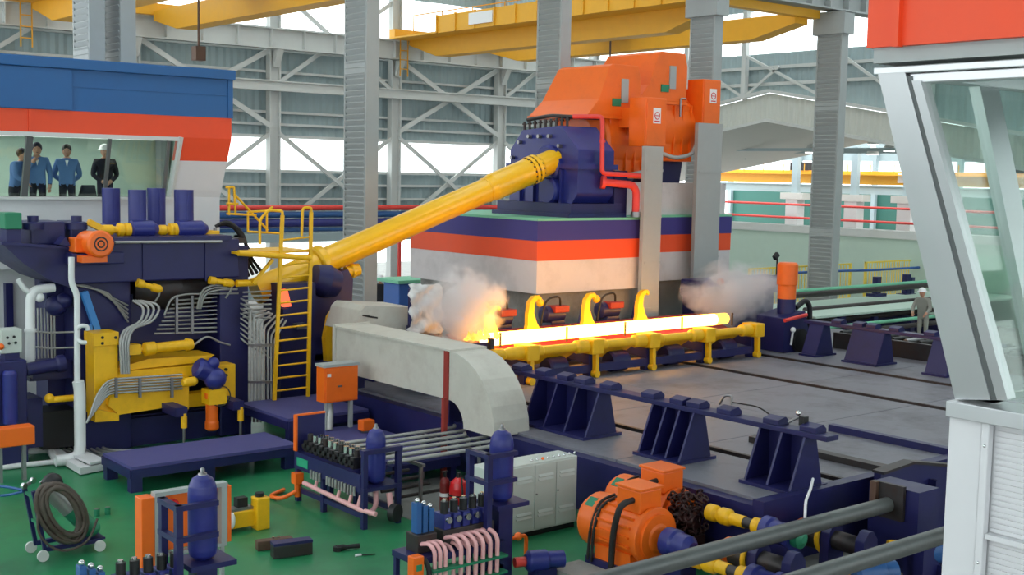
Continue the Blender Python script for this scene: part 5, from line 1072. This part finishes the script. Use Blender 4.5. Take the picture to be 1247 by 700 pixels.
# rack of bent steel pipes
t = T('pipe_rack', 'low rack of parallel grey hydraulic pipes behind the valve rack', 'pipe rack', (12, 16.6, 0))
for k in range(11):
    y = 15.95+k*.16; xe = 12.7+(.25 if k % 3 else .0)
    P(t, 'pipe', MB().tube([(10.75, y, .86), (xe, y, .86), (xe+.15, y+.02, .82), (xe+.18, y+.05, .5)] if k % 2 else [(10.75, y, .9), (xe+.2, y, .9), (xe+.3, y+.15, .9)], .032, 7, .12), 'pipe_grey')
for x in (11.2, 12.55):
    P(t, 'crossbar', MB().box(x, x+.06, 15.8, 17.8, .78, .83), 'steel')
    for y in (15.85, 17.7): P(t, 'leg', MB().box(x, x+.05, y, y+.05, 0, .78), 'steel')
for k in range(4): P(t, 'lower_pipe', MB().tube([(10.75, 16+k*.3, .3+.05*k), (11.7, 16+k*.3, .3+.05*k)], .03, 6), 'dark_steel')
m = MB().box(10.9, 12.9, 14.9, 17.6, 0, .02); ONE('floor_slab', m, 'concrete', 'bare grey concrete patch under the pipe rack', 'floor', kind='structure')
# electrical cabinet
q = Zp(701, 641, 0); xw = q.x-1.75
t = T('electrical_cabinet', 'light grey louvred electrical cabinet beside the orange motors', 'cabinet', (q.x-1, q.y+.2, 0))
hC = Yp(705, 554, q.y).z
P(t, 'plinth', MB().box(xw+.02, q.x-.02, q.y+.02, q.y+.42, 0, .08), 'black'); P(t, 'carcass', MB().box(xw, q.x, q.y, q.y+.45, .08, hC), 'cabinet_grey', bevel=.01)
for k in range(4):
    a = xw+.02+k*.43; d_ = P(t, 'door', MB().box(a, a+.42, q.y-.02, q.y, .11, hC-.03), 'cabinet_grey', bevel=.006)
    for z in (.3, .36, hC-.22, hC-.28): P(d_, 'louvre', MB().prism([(a+.06, q.y-.02, z), (a+.06, q.y-.045, z), (a+.06, q.y-.02, z+.035)], (.3, 0, 0)), 'cabinet_grey')
    P(d_, 'lock', MB().cyl((a+.03, q.y-.035, .65), (a+.03, q.y-.02, .65), .015, n=8), 'steel')
for k in range(9): P(t, 'lamp_cap', MB().sph((xw+.9+k*.11, q.y+.1, hC+.015), .025, n=8, k=5), 'orange' if k == 2 else 'chrome')
# fire extinguishers
q = Zp(558, 628, 0)+V((0, 0, .15))
t = T('fire_extinguisher', 'bright red round fire extinguisher with black straps', 'fire extinguisher', q)
P(t, 'tank', MB().lathe(q+V((0, 0, .05)), (0, 0, 1), [(.1, 0), (.15, .06), (.155, .25), (.13, .36), (.05, .43)], 18), 'red')
P(t, 'strap', MB().torus(q+V((0, 0, .2)), (0, 0, 1), .153, .015, 20, 6).tube([q+V((-.03, -.16, .05)), q+V((-.05, -.17, .25)), q+V((-.02, -.1, .5))], .015, 6, .05), 'black')
P(t, 'hose', MB().tube([q+V((.02, 0, .5)), q+V((.2, -.05, .45)), q+V((.22, -.08, .15)), q+V((.16, -.1, .02))], .016, 6, .1), 'black'); P(t, 'valve', MB().cyl(q+V((0, 0, .46)), q+V((0, 0, .56)), .03, n=8), 'black'); P(t, 'foot', MB().cyl(q-V((0, 0, .15)), q+V((0, 0, .06)), .1, n=14), 'black')
q = Zp(541, 626, 0)
t = T('fire_extinguisher', 'slim dark red fire extinguisher beside the round red one', 'fire extinguisher', q)
P(t, 'tank', MB().lathe(q, (0, 0, 1), [(.075, 0), (.08, .03), (.08, .52), (.06, .58), (.025, .61)], 16), 'dark_red'); P(t, 'valve', MB().cyl(q+V((0, 0, .6)), q+V((0, 0, .7)), .025, n=8).box(q.x-.06, q.x+.05, q.y-.015, q.y+.015, q.z+.69, q.z+.71), 'black'); P(t, 'label_band', MB().cyl(q+V((0, 0, .3)), q+V((0, 0, .36)), .082, n=16), 'white_plastic')
q = Zp(580, 622, 0)
t = T('hose_stand', 'thin black upright hose beside the round red extinguisher', 'hose', q); P(t, 'hose', MB().tube([q, q+V((0, 0, .45)), q+V((.05, .05, .62))], .022, 6, .1), 'black'); P(t, 'foot', MB().cyl(q, q+V((0, 0, .03)), .09, n=10), 'black')

# valve stand units with accumulator bottle (row along X at Y = 12.8)
def valve_unit(dx, labels):
    X = 10.35+dx; Y = 12.75
    t = T('accumulator_stand', labels[0], 'accumulator', (X, Y, 0), 'accumulator stands')
    P(t, 'shelf', MB().box(X-.25, X+.3, Y-.25, Y+.25, 1.0, 1.06), 'navy'); P(t, 'pedestal', MB().box(X-.12, X+.12, Y-.12, Y+.12, 0, 1.0), 'navy')
    for y in (Y-.2, Y+.2): P(t, 'upright', MB().box(X-.42, X-.34, y-.04, y+.04, .0, 1.78), 'navy')
    for z in (1.72, 1.36): P(t, 'bracket', MB().box(X-.43, X+.08, Y-.252, Y-.18, z, z+.06).box(X-.43, X-.35, Y-.18, Y+.25, z, z+.06), 'navy')
    bottle(t, (X, Y, 1.06), .165, .97)
    t = T('valve_stand', labels[1], 'hydraulic valves', (X-.9, Y, 0), 'valve stands')
    x0 = X-1.5
    P(t, 'table', MB().box(x0-.1, X-.15, Y-.3, Y+.25, .52, .6), 'navy')
    for x in (x0-.08, X-.22):
        for y in (Y-.28, Y+.18): P(t, 'leg', MB().box(x, x+.06, y, y+.06, 0, .52), 'navy')
    P(t, 'bottom_rail', MB().box(x0-.1, X-.15, Y-.28, Y-.22, .2, .27), 'navy')
    P(t, 'manifold', MB().box(x0+.05, x0+.35, Y-.12, Y+.15, .6, .84), 'dark_steel', bevel=.01); P(t, 'manifold', MB().box(x0+.45, X-.2, Y-.12, Y+.15, .6, .84), 'dark_steel', bevel=.01)
    for k in range(5):
        x = x0+.48+k*.155
        v_ = P(t, 'solenoid_valve', MB().box(x, x+.11, Y-.1, Y+.13, .84, 1.04), 'royal', bevel=.006)
        P(v_, 'coil', MB().cyl((x+.055, Y-.02, 1.04), (x+.055, Y-.02, 1.2), .055, n=12), 'black'); P(v_, 'front_cap', MB().cyl((x+.055, Y-.15, .97), (x+.055, Y-.1, .97), .045, n=10), 'chrome'); P(v_, 'coil_nut', MB().cyl((x+.055, Y-.02, 1.2), (x+.055, Y-.02, 1.23), .032, n=8), 'chrome')
    for k in range(3):
        x = x0+.08+k*.1; v_ = P(t, 'relief_valve', MB().box(x, x+.075, Y-.05, Y+.08, .84, 1.24-.05*k), 'steel_blue', bevel=.006); P(v_, 'cap', MB().sph((x+.037, Y, 1.27-.05*k), .035), 'chrome')
    for k in range(3):
        x = x0+.1+k*.085; P(t, 'pink_pipe', MB().tube([(x, Y-.1, .72-.0*k), (x+.04, Y-.24, .76), (x+.06, Y-.34, .68), (x+.06, Y-.34, .05)], .028, 8, .1), 'pink')
    for k in range(6):
        x = x0+.52+k*.12; P(t, 'pink_pipe', MB().tube([(x-.04, Y-.1, .74), (x, Y-.26, .79), (x+.03, Y-.38, .7), (x+.03, Y-.38, .05)], .03, 8, .12), 'pink')
        P(t, 'pink_pipe', MB().tube([(x-.05, Y-.1, .66), (x-.04, Y-.22, .66), (x-.03, Y-.3, .58), (x-.03, Y-.3, .05)], .026, 8, .1), 'pink')
    for z in (.42, .2): P(t, 'pipe_clamp', MB().box(x0+.08, X-.2, Y-.43, Y-.26, z, z+.03), 'green')
    s_ = P(t, 'switch_box', MB().box(x0-.22, x0-.06, Y-.42, Y-.28, .35, .68), 'orange', bevel=.012); P(s_, 'display', MB().box(x0-.18, x0-.1, Y-.43, Y-.42, .5, .58), 'green')
    P(t, 'cable', MB().tube([(x0-.02, Y-.35, .62), (x0+.03, Y-.4, .5), (x0+.02, Y-.42, .2), (x0+.02, Y-.4, .03)], .035, 7, .1), 'rubber')
valve_unit(0, ('royal blue accumulator bottle on its stand in front of the grey cabinet', 'valve stand with pink bent pipes in front of the grey cabinet'))
valve_unit(-4.35, ('royal blue accumulator bottle on its stand before the orange panel', 'valve stand at the bottom left edge beside the coiled hose trolley'))
# orange panel board behind the left bottle
q0, q1 = Zp(188, 700, 0), Zp(275, 690, 0); Yb = 14.4
x0, x1, z0, z1 = RY(188, 598, 276, 668, Yb); xq = Yp(172, 640, Yb+.0).x
t = T('operator_panel', 'orange operator panel in a grey frame behind the left accumulator bottle', 'control panel', ((x0+x1)/2, Yb, 0))
P(t, 'backboard', MB().box(x0, x1, Yb+.12, Yb+.16, z0, z1), 'orange'); P(t, 'side_cheek', MB().box(xq, x0, Yb-.02, Yb+.2, z0-.15, z1), 'orange', bevel=.01); P(t, 'side_cheek', MB().box(x1, x1+.06, Yb-.02, Yb+.2, z0, z1), 'orange', bevel=.01)
P(t, 'frame', MB().box(x0, x0+.14, Yb-.02, Yb+.1, z0-.15, z1).box(x1-.08, x1, Yb-.02, Yb+.1, z0, z1).box(x0, x1, Yb-.03, Yb+.1, z1, z1+.05).box(x0+.14, x1, Yb-.015, Yb+.1, z0-.045, z0-.002), 'column_grey')
for x in (x0+.05, x1-.07): P(t, 'leg', MB().box(x, x+.05, Yb+.02, Yb+.07, 0, z0), 'column_grey')
P(t, 'red_lamp', MB().cyl(((x0+x1)/2-.2, Yb+.05, z1-.15), ((x0+x1)/2-.2, Yb+.12, z1-.15), .06, n=12), 'red')
# yellow machine part, steel blocks, tools, cans on the floor
q = Zp(300, 646, 0)
t = T('clamp_unit', 'yellow clamp unit lying on the green floor beside the orange panel', 'machine part', q)
P(t, 'end_plate', MB().box(q.x+.12, q.x+.34, q.y-.12, q.y+.1, 0, .5), 'yellow', bevel=.02); P(t, 'end_plate', MB().box(q.x-.42, q.x-.3, q.y-.05, q.y+.3, .02, .45), 'yellow', bevel=.02); P(t, 'body', MB().box(q.x-.3, q.x+.14, q.y-.02, q.y+.28, .06, .32), 'yellow', bevel=.02)
P(t, 'top_plate', MB().box(q.x-.28, q.x+.12, q.y, q.y+.2, .32, .36), 'steel'); P(t, 'valve', MB().box(q.x-.12, q.x+.05, q.y+.05, q.y+.18, .36, .5).cyl((q.x+.22, q.y, .5), (q.x+.22, q.y, .56), .07, n=10), 'black'); P(t, 'white_bag', MB().sph((q.x-.28, q.y-.08, .22), .08, (.7, .5, 1.6)), 'white_plastic')
q = Zp(355, 676, 0)
t = T('steel_block', 'dark blue-topped steel block on the floor by the valve stand', 'steel block', q)
P(t, 'block', MB().ob(q+V((0, 0, .09)), (.28, -.06, 0), (.02, .09, 0), (0, 0, .09)), 'dark_steel', bevel=.012); P(t, 'lid', MB().ob(q+V((0, 0, .2)), (.28, -.06, 0), (.02, .09, 0), (0, 0, .02)), 'navy')
q = Zp(334, 667, 0); t = T('steel_block', 'rusty brown steel block behind the blue-topped block', 'steel block', q); P(t, 'block', MB().ob(q+V((0, 0, .07)), (.26, -.05, 0), (.015, .07, 0), (0, 0, .07)), 'brown_case', bevel=.012); P(t, 'bolt', MB().cyl(q+V((-.02, 0, .13)), q+V((-.02, 0, .17)), .02, n=6).cyl(q+V((.06, -.02, .13)), q+V((.06, -.02, .17)), .02, n=6), 'chrome')
q = Zp(425, 669, 0); t = T('angle_grinder', 'black hand grinder lying on the green floor', 'tool', q)
P(t, 'handle', MB().lathe(q+V((-.18, .05, .045)), (1, -.3, 0), [(.04, 0), (.045, .1), (.03, .16), (.035, .34)], 12), 'black'); P(t, 'head', MB().cyl(q+V((-.16, .05, .0)), q+V((-.16, .05, .06)), .07, n=12), 'black')
q = Zp(440, 677, 0); t = T('screwdriver', 'thin screwdriver with white handle on the green floor', 'tool', q); P(t, 'handle', MB().cyl(q+V((-.09, .02, .02)), q+V((0, 0, .02)), .018, n=8), 'white_plastic'); P(t, 'blade', MB().cyl(q+V((0, 0, .015)), q+V((.2, -.06, .01)), .008, n=6), 'dark_steel')
for i, (px, py) in enumerate(((118, 628), (131, 626))):
    q = Zp(px, py, 0); t = T('paint_can', ['green paint can on the floor, left of two', 'green paint can on the floor, right of two'][i], 'can', q, 'green cans on the floor'); P(t, 'can', MB().cyl(q, q+V((0, 0, .11)), .045, n=14), 'green'); P(t, 'lid', MB().cyl(q+V((0, 0, .11)), q+V((0, 0, .118)), .04, n=14), 'steel')
# trolley with hoses and gas bottle
q = Zp(80, 672, 0)
t = T('welding_trolley', 'blue wheeled welding trolley draped with a coiled grey hose', 'trolley', q)
P(t, 'base_frame', MB().box(q.x-.35, q.x+.45, q.y-.22, q.y-.16, .12, .18).box(q.x-.35, q.x+.45, q.y+.16, q.y+.22, .12, .18).box(q.x-.1, q.x+.5, q.y-.2, q.y+.2, .15, .18), 'navy')
P(t, 'mast', MB().bar(q+V((-.35, -.19, .12)), q+V((-.5, -.19, 1.0)), .05, .05).bar(q+V((-.35, .19, .12)), q+V((-.5, .19, 1.0)), .05, .05), 'navy'); P(t, 'crossbar', MB().bar(q+V((-.48, -.2, .9)), q+V((-.48, .2, .9)), .04, .04).bar(q+V((-.4, -.2, .5)), q+V((-.4, .2, .5)), .04, .04), 'green')
for dx, dy in ((-.4, -.25), (-.4, .25), (.4, -.25), (.4, .25)): P(t, 'wheel', MB().cyl(q+V((dx, dy-.02, .08)), q+V((dx, dy+.02, .08)), .08, n=14), 'steel_white')
t2 = T('gas_bottle', 'grey and green gas bottle leaning on the welding trolley', 'gas bottle', q+V((.1, 0, .15)))
ga, gb = q+V((.42, -.02, .22)), q+V((-.25, .1, .98)); gd = gb-ga; gl = gd.length
P(t2, 'body', MB().lathe(ga, gd, [(.1, 0), (.13, .04), (.13, gl*.5)], 18), 'green'); P(t2, 'upper_body', MB().lathe(ga+gd*.5, gd, [(.13, 0), (.13, gl*.38), (.08, gl*.47), (.03, gl*.5)], 18), 'pipe_grey'); P(t2, 'valve', MB().cyl(gb, gb+gd.normalized()*.08, .03, n=8), 'chrome')
t3 = T('hose_coil', 'thick coil of grey-brown welding hose hung over the trolley', 'hose', q+V((-.2, -.1, .3)))
for k in range(9):
    pts = []
    for i in range(25):
        a = 2*math.pi*i/24; rr = .46+.05*math.sin(k*2.1)
        pts.append(q+V((-.14+math.cos(a)*rr*.62+.05*math.sin(k*1.7), -.22-.03*(k % 3)+.02*math.cos(a*2+k), .66+math.sin(a)*rr*.75-math.cos(a)*rr*.42+.02*math.cos(k*2.3))))
    P(t3, 'hose_turn', MB().tube(pts, .034, 7), 'hose')
P(t3, 'loose_end', MB().tube([q+V((-.45, -.25, .8)), q+V((-.5, -.3, .4)), q+V((-.2, -.35, .1)), q+V((.2, -.35, .18)), q+V((.35, -.3, .5))], .018, 6, .3), 'hose')
t4 = T('welding_mask', 'black welding mask hanging on top of the gas bottle', 'mask', q+V((-.2, .05, .95)))
c = q+V((-.16, .05, 1.0)); P(t4, 'shell', MB().lathe(c+V((0, .1, 0)), (.3, -1, -.2), [(.15, 0), (.16, .06), (.12, .15), (.05, .19)], 14), 'black'); P(t4, 'visor', MB().ob(c+V((.05, -.09, .0)), (.07, .02, 0), (0, .005, 0), (0, 0, .04)), 'rubber'); P(t4, 'badge', MB().sph(c+V((.02, -.1, -.06)), .018, n=8, k=5), 'yellow')
t5 = T('gas_regulator', 'chrome gas regulator with blue hoses at the left edge', 'regulator', q+V((-.55, 0, 1.0)))
c = q+V((-.45, .02, 1.1)); P(t5, 'gauge', MB().cyl(c, c+V((.02, -.04, 0)), .045, n=12), 'chrome'); P(t5, 'gauge', MB().cyl(c+V((-.12, 0, -.06)), c+V((-.1, -.04, -.06)), .045, n=12), 'chrome'); P(t5, 'body', MB().bar(c+V((-.14, 0, -.1)), c+V((.02, 0, 0)), .04, .04), 'steel')
P(t5, 'blue_hose', MB().tube([c+V((-.12, 0, -.12)), c+V((-.3, .3, -.1)), c+V((-.7, .8, -.12))], .02, 6, .2).tube([c+V((-.12, 0, -.14)), c+V((-.3, .2, -.22)), c+V((-.8, .6, -.2))], .02, 6, .2), 'steel_blue')

# ================================================================ ORANGE MOTOR PAIR AND ROLLERS, LOWER RIGHT
def pump_motor(X, Y0, Y1, z, r, label):
    L_ = Y1-Y0; t = T('pump_motor', label, 'motor', (X, (Y0+Y1)/2, 0), 'orange motors at lower right')
    P(t, 'stator', MB().lathe((X, Y1-.3, z), (0, -1, 0), [(r*.97, 0), (r, .03), (r, L_-.42), (r*.86, L_-.36), (r*.86, L_-.3)], 26), 'orange')
    P(t, 'fan_cover', MB().lathe((X, Y1, z), (0, -1, 0), [(r*.55, -.02), (r*.86, 0), (r*1.02, .08), (r*1.04, .34), (r*.98, .36)], 26), 'orange')
    P(t, 'front_flange', MB().lathe((X, Y0+.12, z), (0, -1, 0), [(r*1.08, 0), (r*1.08, .06), (r*.7, .08), (r*.45, .14), (r*.2, .16)], 26), 'orange')
    for k in range(9):
        a = math.pi*(.55+.11*k); P(t, 'cooling_fin', MB().bar((X+math.cos(a)*r*1.03, Y1-.4, z+math.sin(a)*r*1.03), (X+math.cos(a)*r*1.03, Y0+.2, z+math.sin(a)*r*1.03), .03, .03), 'orange')
    b_ = P(t, 'terminal_box', MB().box(X-.22, X+.2, Y0+.16, Y0+.62, z+r*.85, z+r+.26), 'orange', bevel=.02); P(b_, 'lid', MB().box(X-.24, X+.22, Y0+.14, Y0+.64, z+r+.26, z+r+.3), 'orange', bevel=.01)
    P(t, 'nameplate', MB().ob((X-r*.62, Y1-.2, z+r*.8), (.06, 0, .05), (0, .08, 0), (-.004, 0, .005)), 'green')
    P(t, 'foot', MB().box(X-r*.9, X-r*.4, Y0+.2, Y1-.4, z-r-.06, z-r*.6).box(X+r*.4, X+r*.9, Y0+.2, Y1-.4, z-r-.06, z-r*.6), 'orange'); P(t, 'skid', MB().box(X-r, X+r, Y0+.1, Y1-.25, 0, z-r-.05), 'navy')
    P(t, 'cable', MB().tube([(X-.2, Y0+.3, z+r+.12), (X-.45, Y0+.3, z+r+.1), (X-r-.08, Y0+.42, z+.1), (X-r-.08, Y0+.45, .05)], .045, 8, .2), 'rubber')
    P(t, 'cable', MB().tube([(X-.02, Y1-.5, z+r+.03), (X-.3, Y1-.45, z+r*.85), (X-r-.04, Y1-.45, z), (X-r-.02, Y1-.4, .1)], .022, 7, .15).tube([(X-.02, Y1-.45, z+r+.05), (X-.25, Y1-.38, z+r*.95), (X-r-.02, Y1-.36, z), (X-r, Y1-.3, .1)], .022, 7, .15), 'rubber')
pump_motor(12.0, 11.35, 12.65, .58, .38, 'orange electric motor nearest the camera with black cables')
pump_motor(12.92, 11.8, 13.1, .66, .34, 'orange electric motor tucked behind the nearer one by the deck')
t = T('motor_pad', 'pale concrete pad under the nearer orange motor', 'plinth', (11.3, 11.9, 0)); P(t, 'slab', MB().box(11.05, 11.6, 11.4, 12.5, 0, .06), 'concrete')
t = T('chain_coupling', 'dark oily chain coupling between the two orange motors', 'coupling', (12.75, 11.5, 0))
m = MB()
for k in range(130):
    a = random.uniform(0, 6.28); m.torus((12.82+random.uniform(-.26, .26), 11.6+random.uniform(-.2, .2), .4+random.uniform(0, .65)), (math.cos(a), math.sin(a), random.uniform(-1, 1)), .045, .016, 8, 5)
P(t, 'chain_links', m, 'oily', kind='stuff'); P(t, 'drum', MB().lathe((12.82, 11.8, .66), (0, -1, 0), [(.12, 0), (.17, .08), (.17, .3), (.1, .4)], 16), 'oily'); P(t, 'stand', MB().box(12.62, 13.0, 11.4, 11.75, 0, .45), 'oily')
def cardan(X, ya, yb_, z, label, nav=True):
    t = T('cardan_shaft', label, 'shaft', (X, (ya+yb_)/2, z-.2), 'short yellow shafts at lower right'); L_ = ya-yb_
    P(t, 'yoke', MB().lathe((X, ya, z), (0, -1, 0), [(.07, 0), (.12, .03), (.12, .16), (.08, .2), (.12, .26), (.12, .4), (.09, .44)], 14), 'yellow')
    P(t, 'tube', MB().lathe((X, ya-.42, z), (0, -1, 0), [(.085, 0), (.085, L_-.75)], 14), 'yellow'); P(t, 'spline', MB().lathe((X, yb_+.38, z), (0, -1, 0), [(.075, 0), (.075, .22)], 14), 'dark_steel'); P(t, 'flange', MB().lathe((X, yb_+.16, z), (0, -1, 0), [(.11, 0), (.11, .1), (.13, .11), (.13, .16)], 14), 'yellow')
    if nav:
        t = T('gear_reducer', 'dark blue reducer at the end of the '+label, 'gearbox', (X, yb_-.3, 0), 'dark blue reducers at lower right')
        P(t, 'casing', MB().lathe((X, yb_, z), (0, -1, 0), [(.14, 0), (.18, .02), (.18, .14), (.15, .16), (.15, .42), (.19, .44), (.19, .52)], 18), 'royal'); P(t, 'end_cover', MB().lathe((X, yb_-.52, z), (0, -1, 0), [(.13, 0), (.13, .1), (.05, .14)], 14), 'green'); P(t, 'pedestal', MB().box(X-.14, X+.14, yb_-.5, yb_-.05, 0, z-.12), 'navy')
cardan(12.92, 11.3, 10.3, .82, 'farther yellow shaft below the trestle')
cardan(11.98, 10.72, 9.75, .48, 'nearer yellow shaft by the long grey bar')
t = T('gear_reducer', 'dark blue coupling guard in front of the nearer orange motor', 'gearbox', (12.0, 11.0, 0))
P(t, 'casing', MB().lathe((12.0, 11.22, .58), (0, -1, 0), [(.16, 0), (.2, .03), (.2, .2), (.17, .22), (.17, .42), (.1, .5)], 18), 'royal'); P(t, 'pedestal', MB().box(11.85, 12.15, 10.8, 11.15, 0, .45), 'navy')
for i, (Y, xa, xb, z, lb) in enumerate(((9.74, 8.6, 14.92, .95, 'long grey round bar across the lower right, upper of two'), (8.4, 9.5, 15.6, .97, 'long grey round bar across the lower right, lower of two'))):
    t = T('round_bar', lb, 'bar', ((xa+xb)/2, Y, z-.11), 'long grey round bars'); P(t, 'bar', MB().lathe((xa, Y, z), (1, 0, 0), [(.1, 0), (.11, .02), (.11, xb-xa)], 20), 'roller_grey')
t = T('bar_stop', 'rusty steel stop plate at the end of the upper grey bar', 'stop', (15, 9.8, 0)); P(t, 'plate', MB().box(14.93, 14.99, 9.5, 10.0, .75, 1.25), 'dark_steel'); P(t, 'edge', MB().box(14.86, 14.93, 9.9, 10.0, .8, 1.25), 'brown_case'); P(t, 'post', MB().box(15.0, 15.5, 9.3, 10.1, 0, 1.2), 'navy')
for k, (x, lab) in enumerate(((12.3, 'left roller stand under the upper grey bar'), (13.85, 'right roller stand under the upper grey bar'))):
    t = T('roller_stand', 'dark blue '+lab, 'roller', (x, 9.8, 0), 'roller stands at lower right')
    for y in (9.95, 9.4): P(t, 'bearing_block', MB().prism([(x-.1, y-.07, 0), (x+.3, y-.07, 0), (x+.25, y-.07, .7), (x+.15, y-.07, .82), (x+.05, y-.07, .82), (x-.05, y-.07, .7)], (0, .14, 0)), 'navy', bevel=.015)
    P(t, 'roll', MB().lathe((x+.1, 10.35, .58), (0, -1, 0), [(.16, 0), (.2, .02), (.2, .3), (.13, .34), (.13, .9)], 18), 'dark_steel'); P(t, 'ring', MB().torus((x+.1, 10.06, .58), (0, 1, 0), .2, .035, 20, 6), 'yellow'); P(t, 'end_cap', MB().lathe((x+.1, 10.36, .58), (0, 1, 0), [(.17, 0), (.17, .12), (.12, .16)], 16), 'orange')
for k, (x, y, z, lb) in enumerate(((13.2, 9.25, .3, 'yellow shaft end near the bottom edge between roller stands'), (14.75, 9.15, .55, 'yellow shaft end beside the bar stop'))):
    t = T('shaft_end', lb, 'shaft', (x, y, z), 'yellow shaft ends'); P(t, 'tube', MB().lathe((x-.3, y+.25, z), (1, -.8, 0), [(.06, 0), (.06, .3), (.1, .33), (.1, .42)], 12), 'yellow'); P(t, 'fork', MB().box(x+.02, x+.16, y-.12, y+.02, z-.08, z+.1), 'yellow', bevel=.015); P(t, 'support', MB().box(x-.05, x+.05, y+.0, y+.1, 0, z), 'navy')
for k, (x, y, lb) in enumerate(((13.6, 8.95, 'steel blue motor under the lower grey bar'), (15.3, 9.0, 'steel blue motor beside the ribbed white pulpit wall'))):
    t = T('gear_motor', lb, 'motor', (x, y, 0), 'steel blue motors'); P(t, 'casing', MB().lathe((x-.3, y+.2, .42), (1, -.5, 0), [(.14, 0), (.2, .04), (.2, .4), (.16, .42), (.16, .6)], 16), 'steel_blue'); P(t, 'foot', MB().box(x-.25, x+.15, y-.1, y+.2, 0, .25), 'navy')
ONE('floor_slab', MB().box(10.6, 17, 6, 10.6, 0, .015), 'concrete', 'oily concrete floor of the roller pit at lower right', 'floor', kind='structure')
t = T('conveyor_frame', 'dark blue conveyor side frame between the bars and the deck end', 'frame', (17, 10, 0))
P(t, 'side_plate', MB().prism([(15.5, 10.25, 0), (15.5, 10.25, 1.2), (16.3, 10.25, 1.25), (18.5, 10.25, .85), (18.5, 10.25, 0)], (0, .12, 0)), 'navy'); 
for x in (16.0, 16.8, 17.6): P(t, 'rib', MB().box(x-.03, x+.03, 10.12, 10.25, 0, .95), 'navy')
P(t, 'cap', MB().bar((15.5, 10.3, 1.22), (16.3, 10.3, 1.27), .2, .04).bar((16.3, 10.3, 1.27), (18.5, 10.3, .87), .2, .04), 'dark_steel')
P(t, 'box', MB().box(14.7, 15.5, 9.0, 9.3, 0, .55), 'navy')
t = T('orange_pipe', 'orange pipe elbow on the floor beside the grey cabinet', 'pipe', (11.2, 13.1, 0)); P(t, 'pipe', MB().tube([(10.75, 13.2, .3), (11.2, 13.2, .32), (11.2, 13.2, 0)], .03, 8, .08), 'orange'); P(t, 'valve', MB().sph((11.05, 13.2, .32), .06), 'orange')
t = T('pump', 'small dark blue pump at the bottom edge beside the pink pipes', 'pump', (10.9, 12.3, 0)); P(t, 'casing', MB().lathe((10.6, 12.5, .22), (1, -.4, 0), [(.1, 0), (.15, .05), (.15, .3), (.12, .32), (.12, .55)], 16), 'royal'); P(t, 'inlet', MB().cyl((10.45, 12.55, .22), (10.62, 12.5, .22), .07, n=10), 'pipe_red'); P(t, 'foot', MB().box(10.65, 11.0, 12.3, 12.5, 0, .12), 'navy')
o = ONE('white_cable', MB().tube([Xp(990, 583, 14.2), Xp(987, 596, 13.6), Xp(981, 610, 13.3), Xp(980, 640, 13.2)], .02, 6, .1), 'white_plastic', 'white cable hanging from the last trestle foot', 'cable')
bpy.context.view_layer.update()
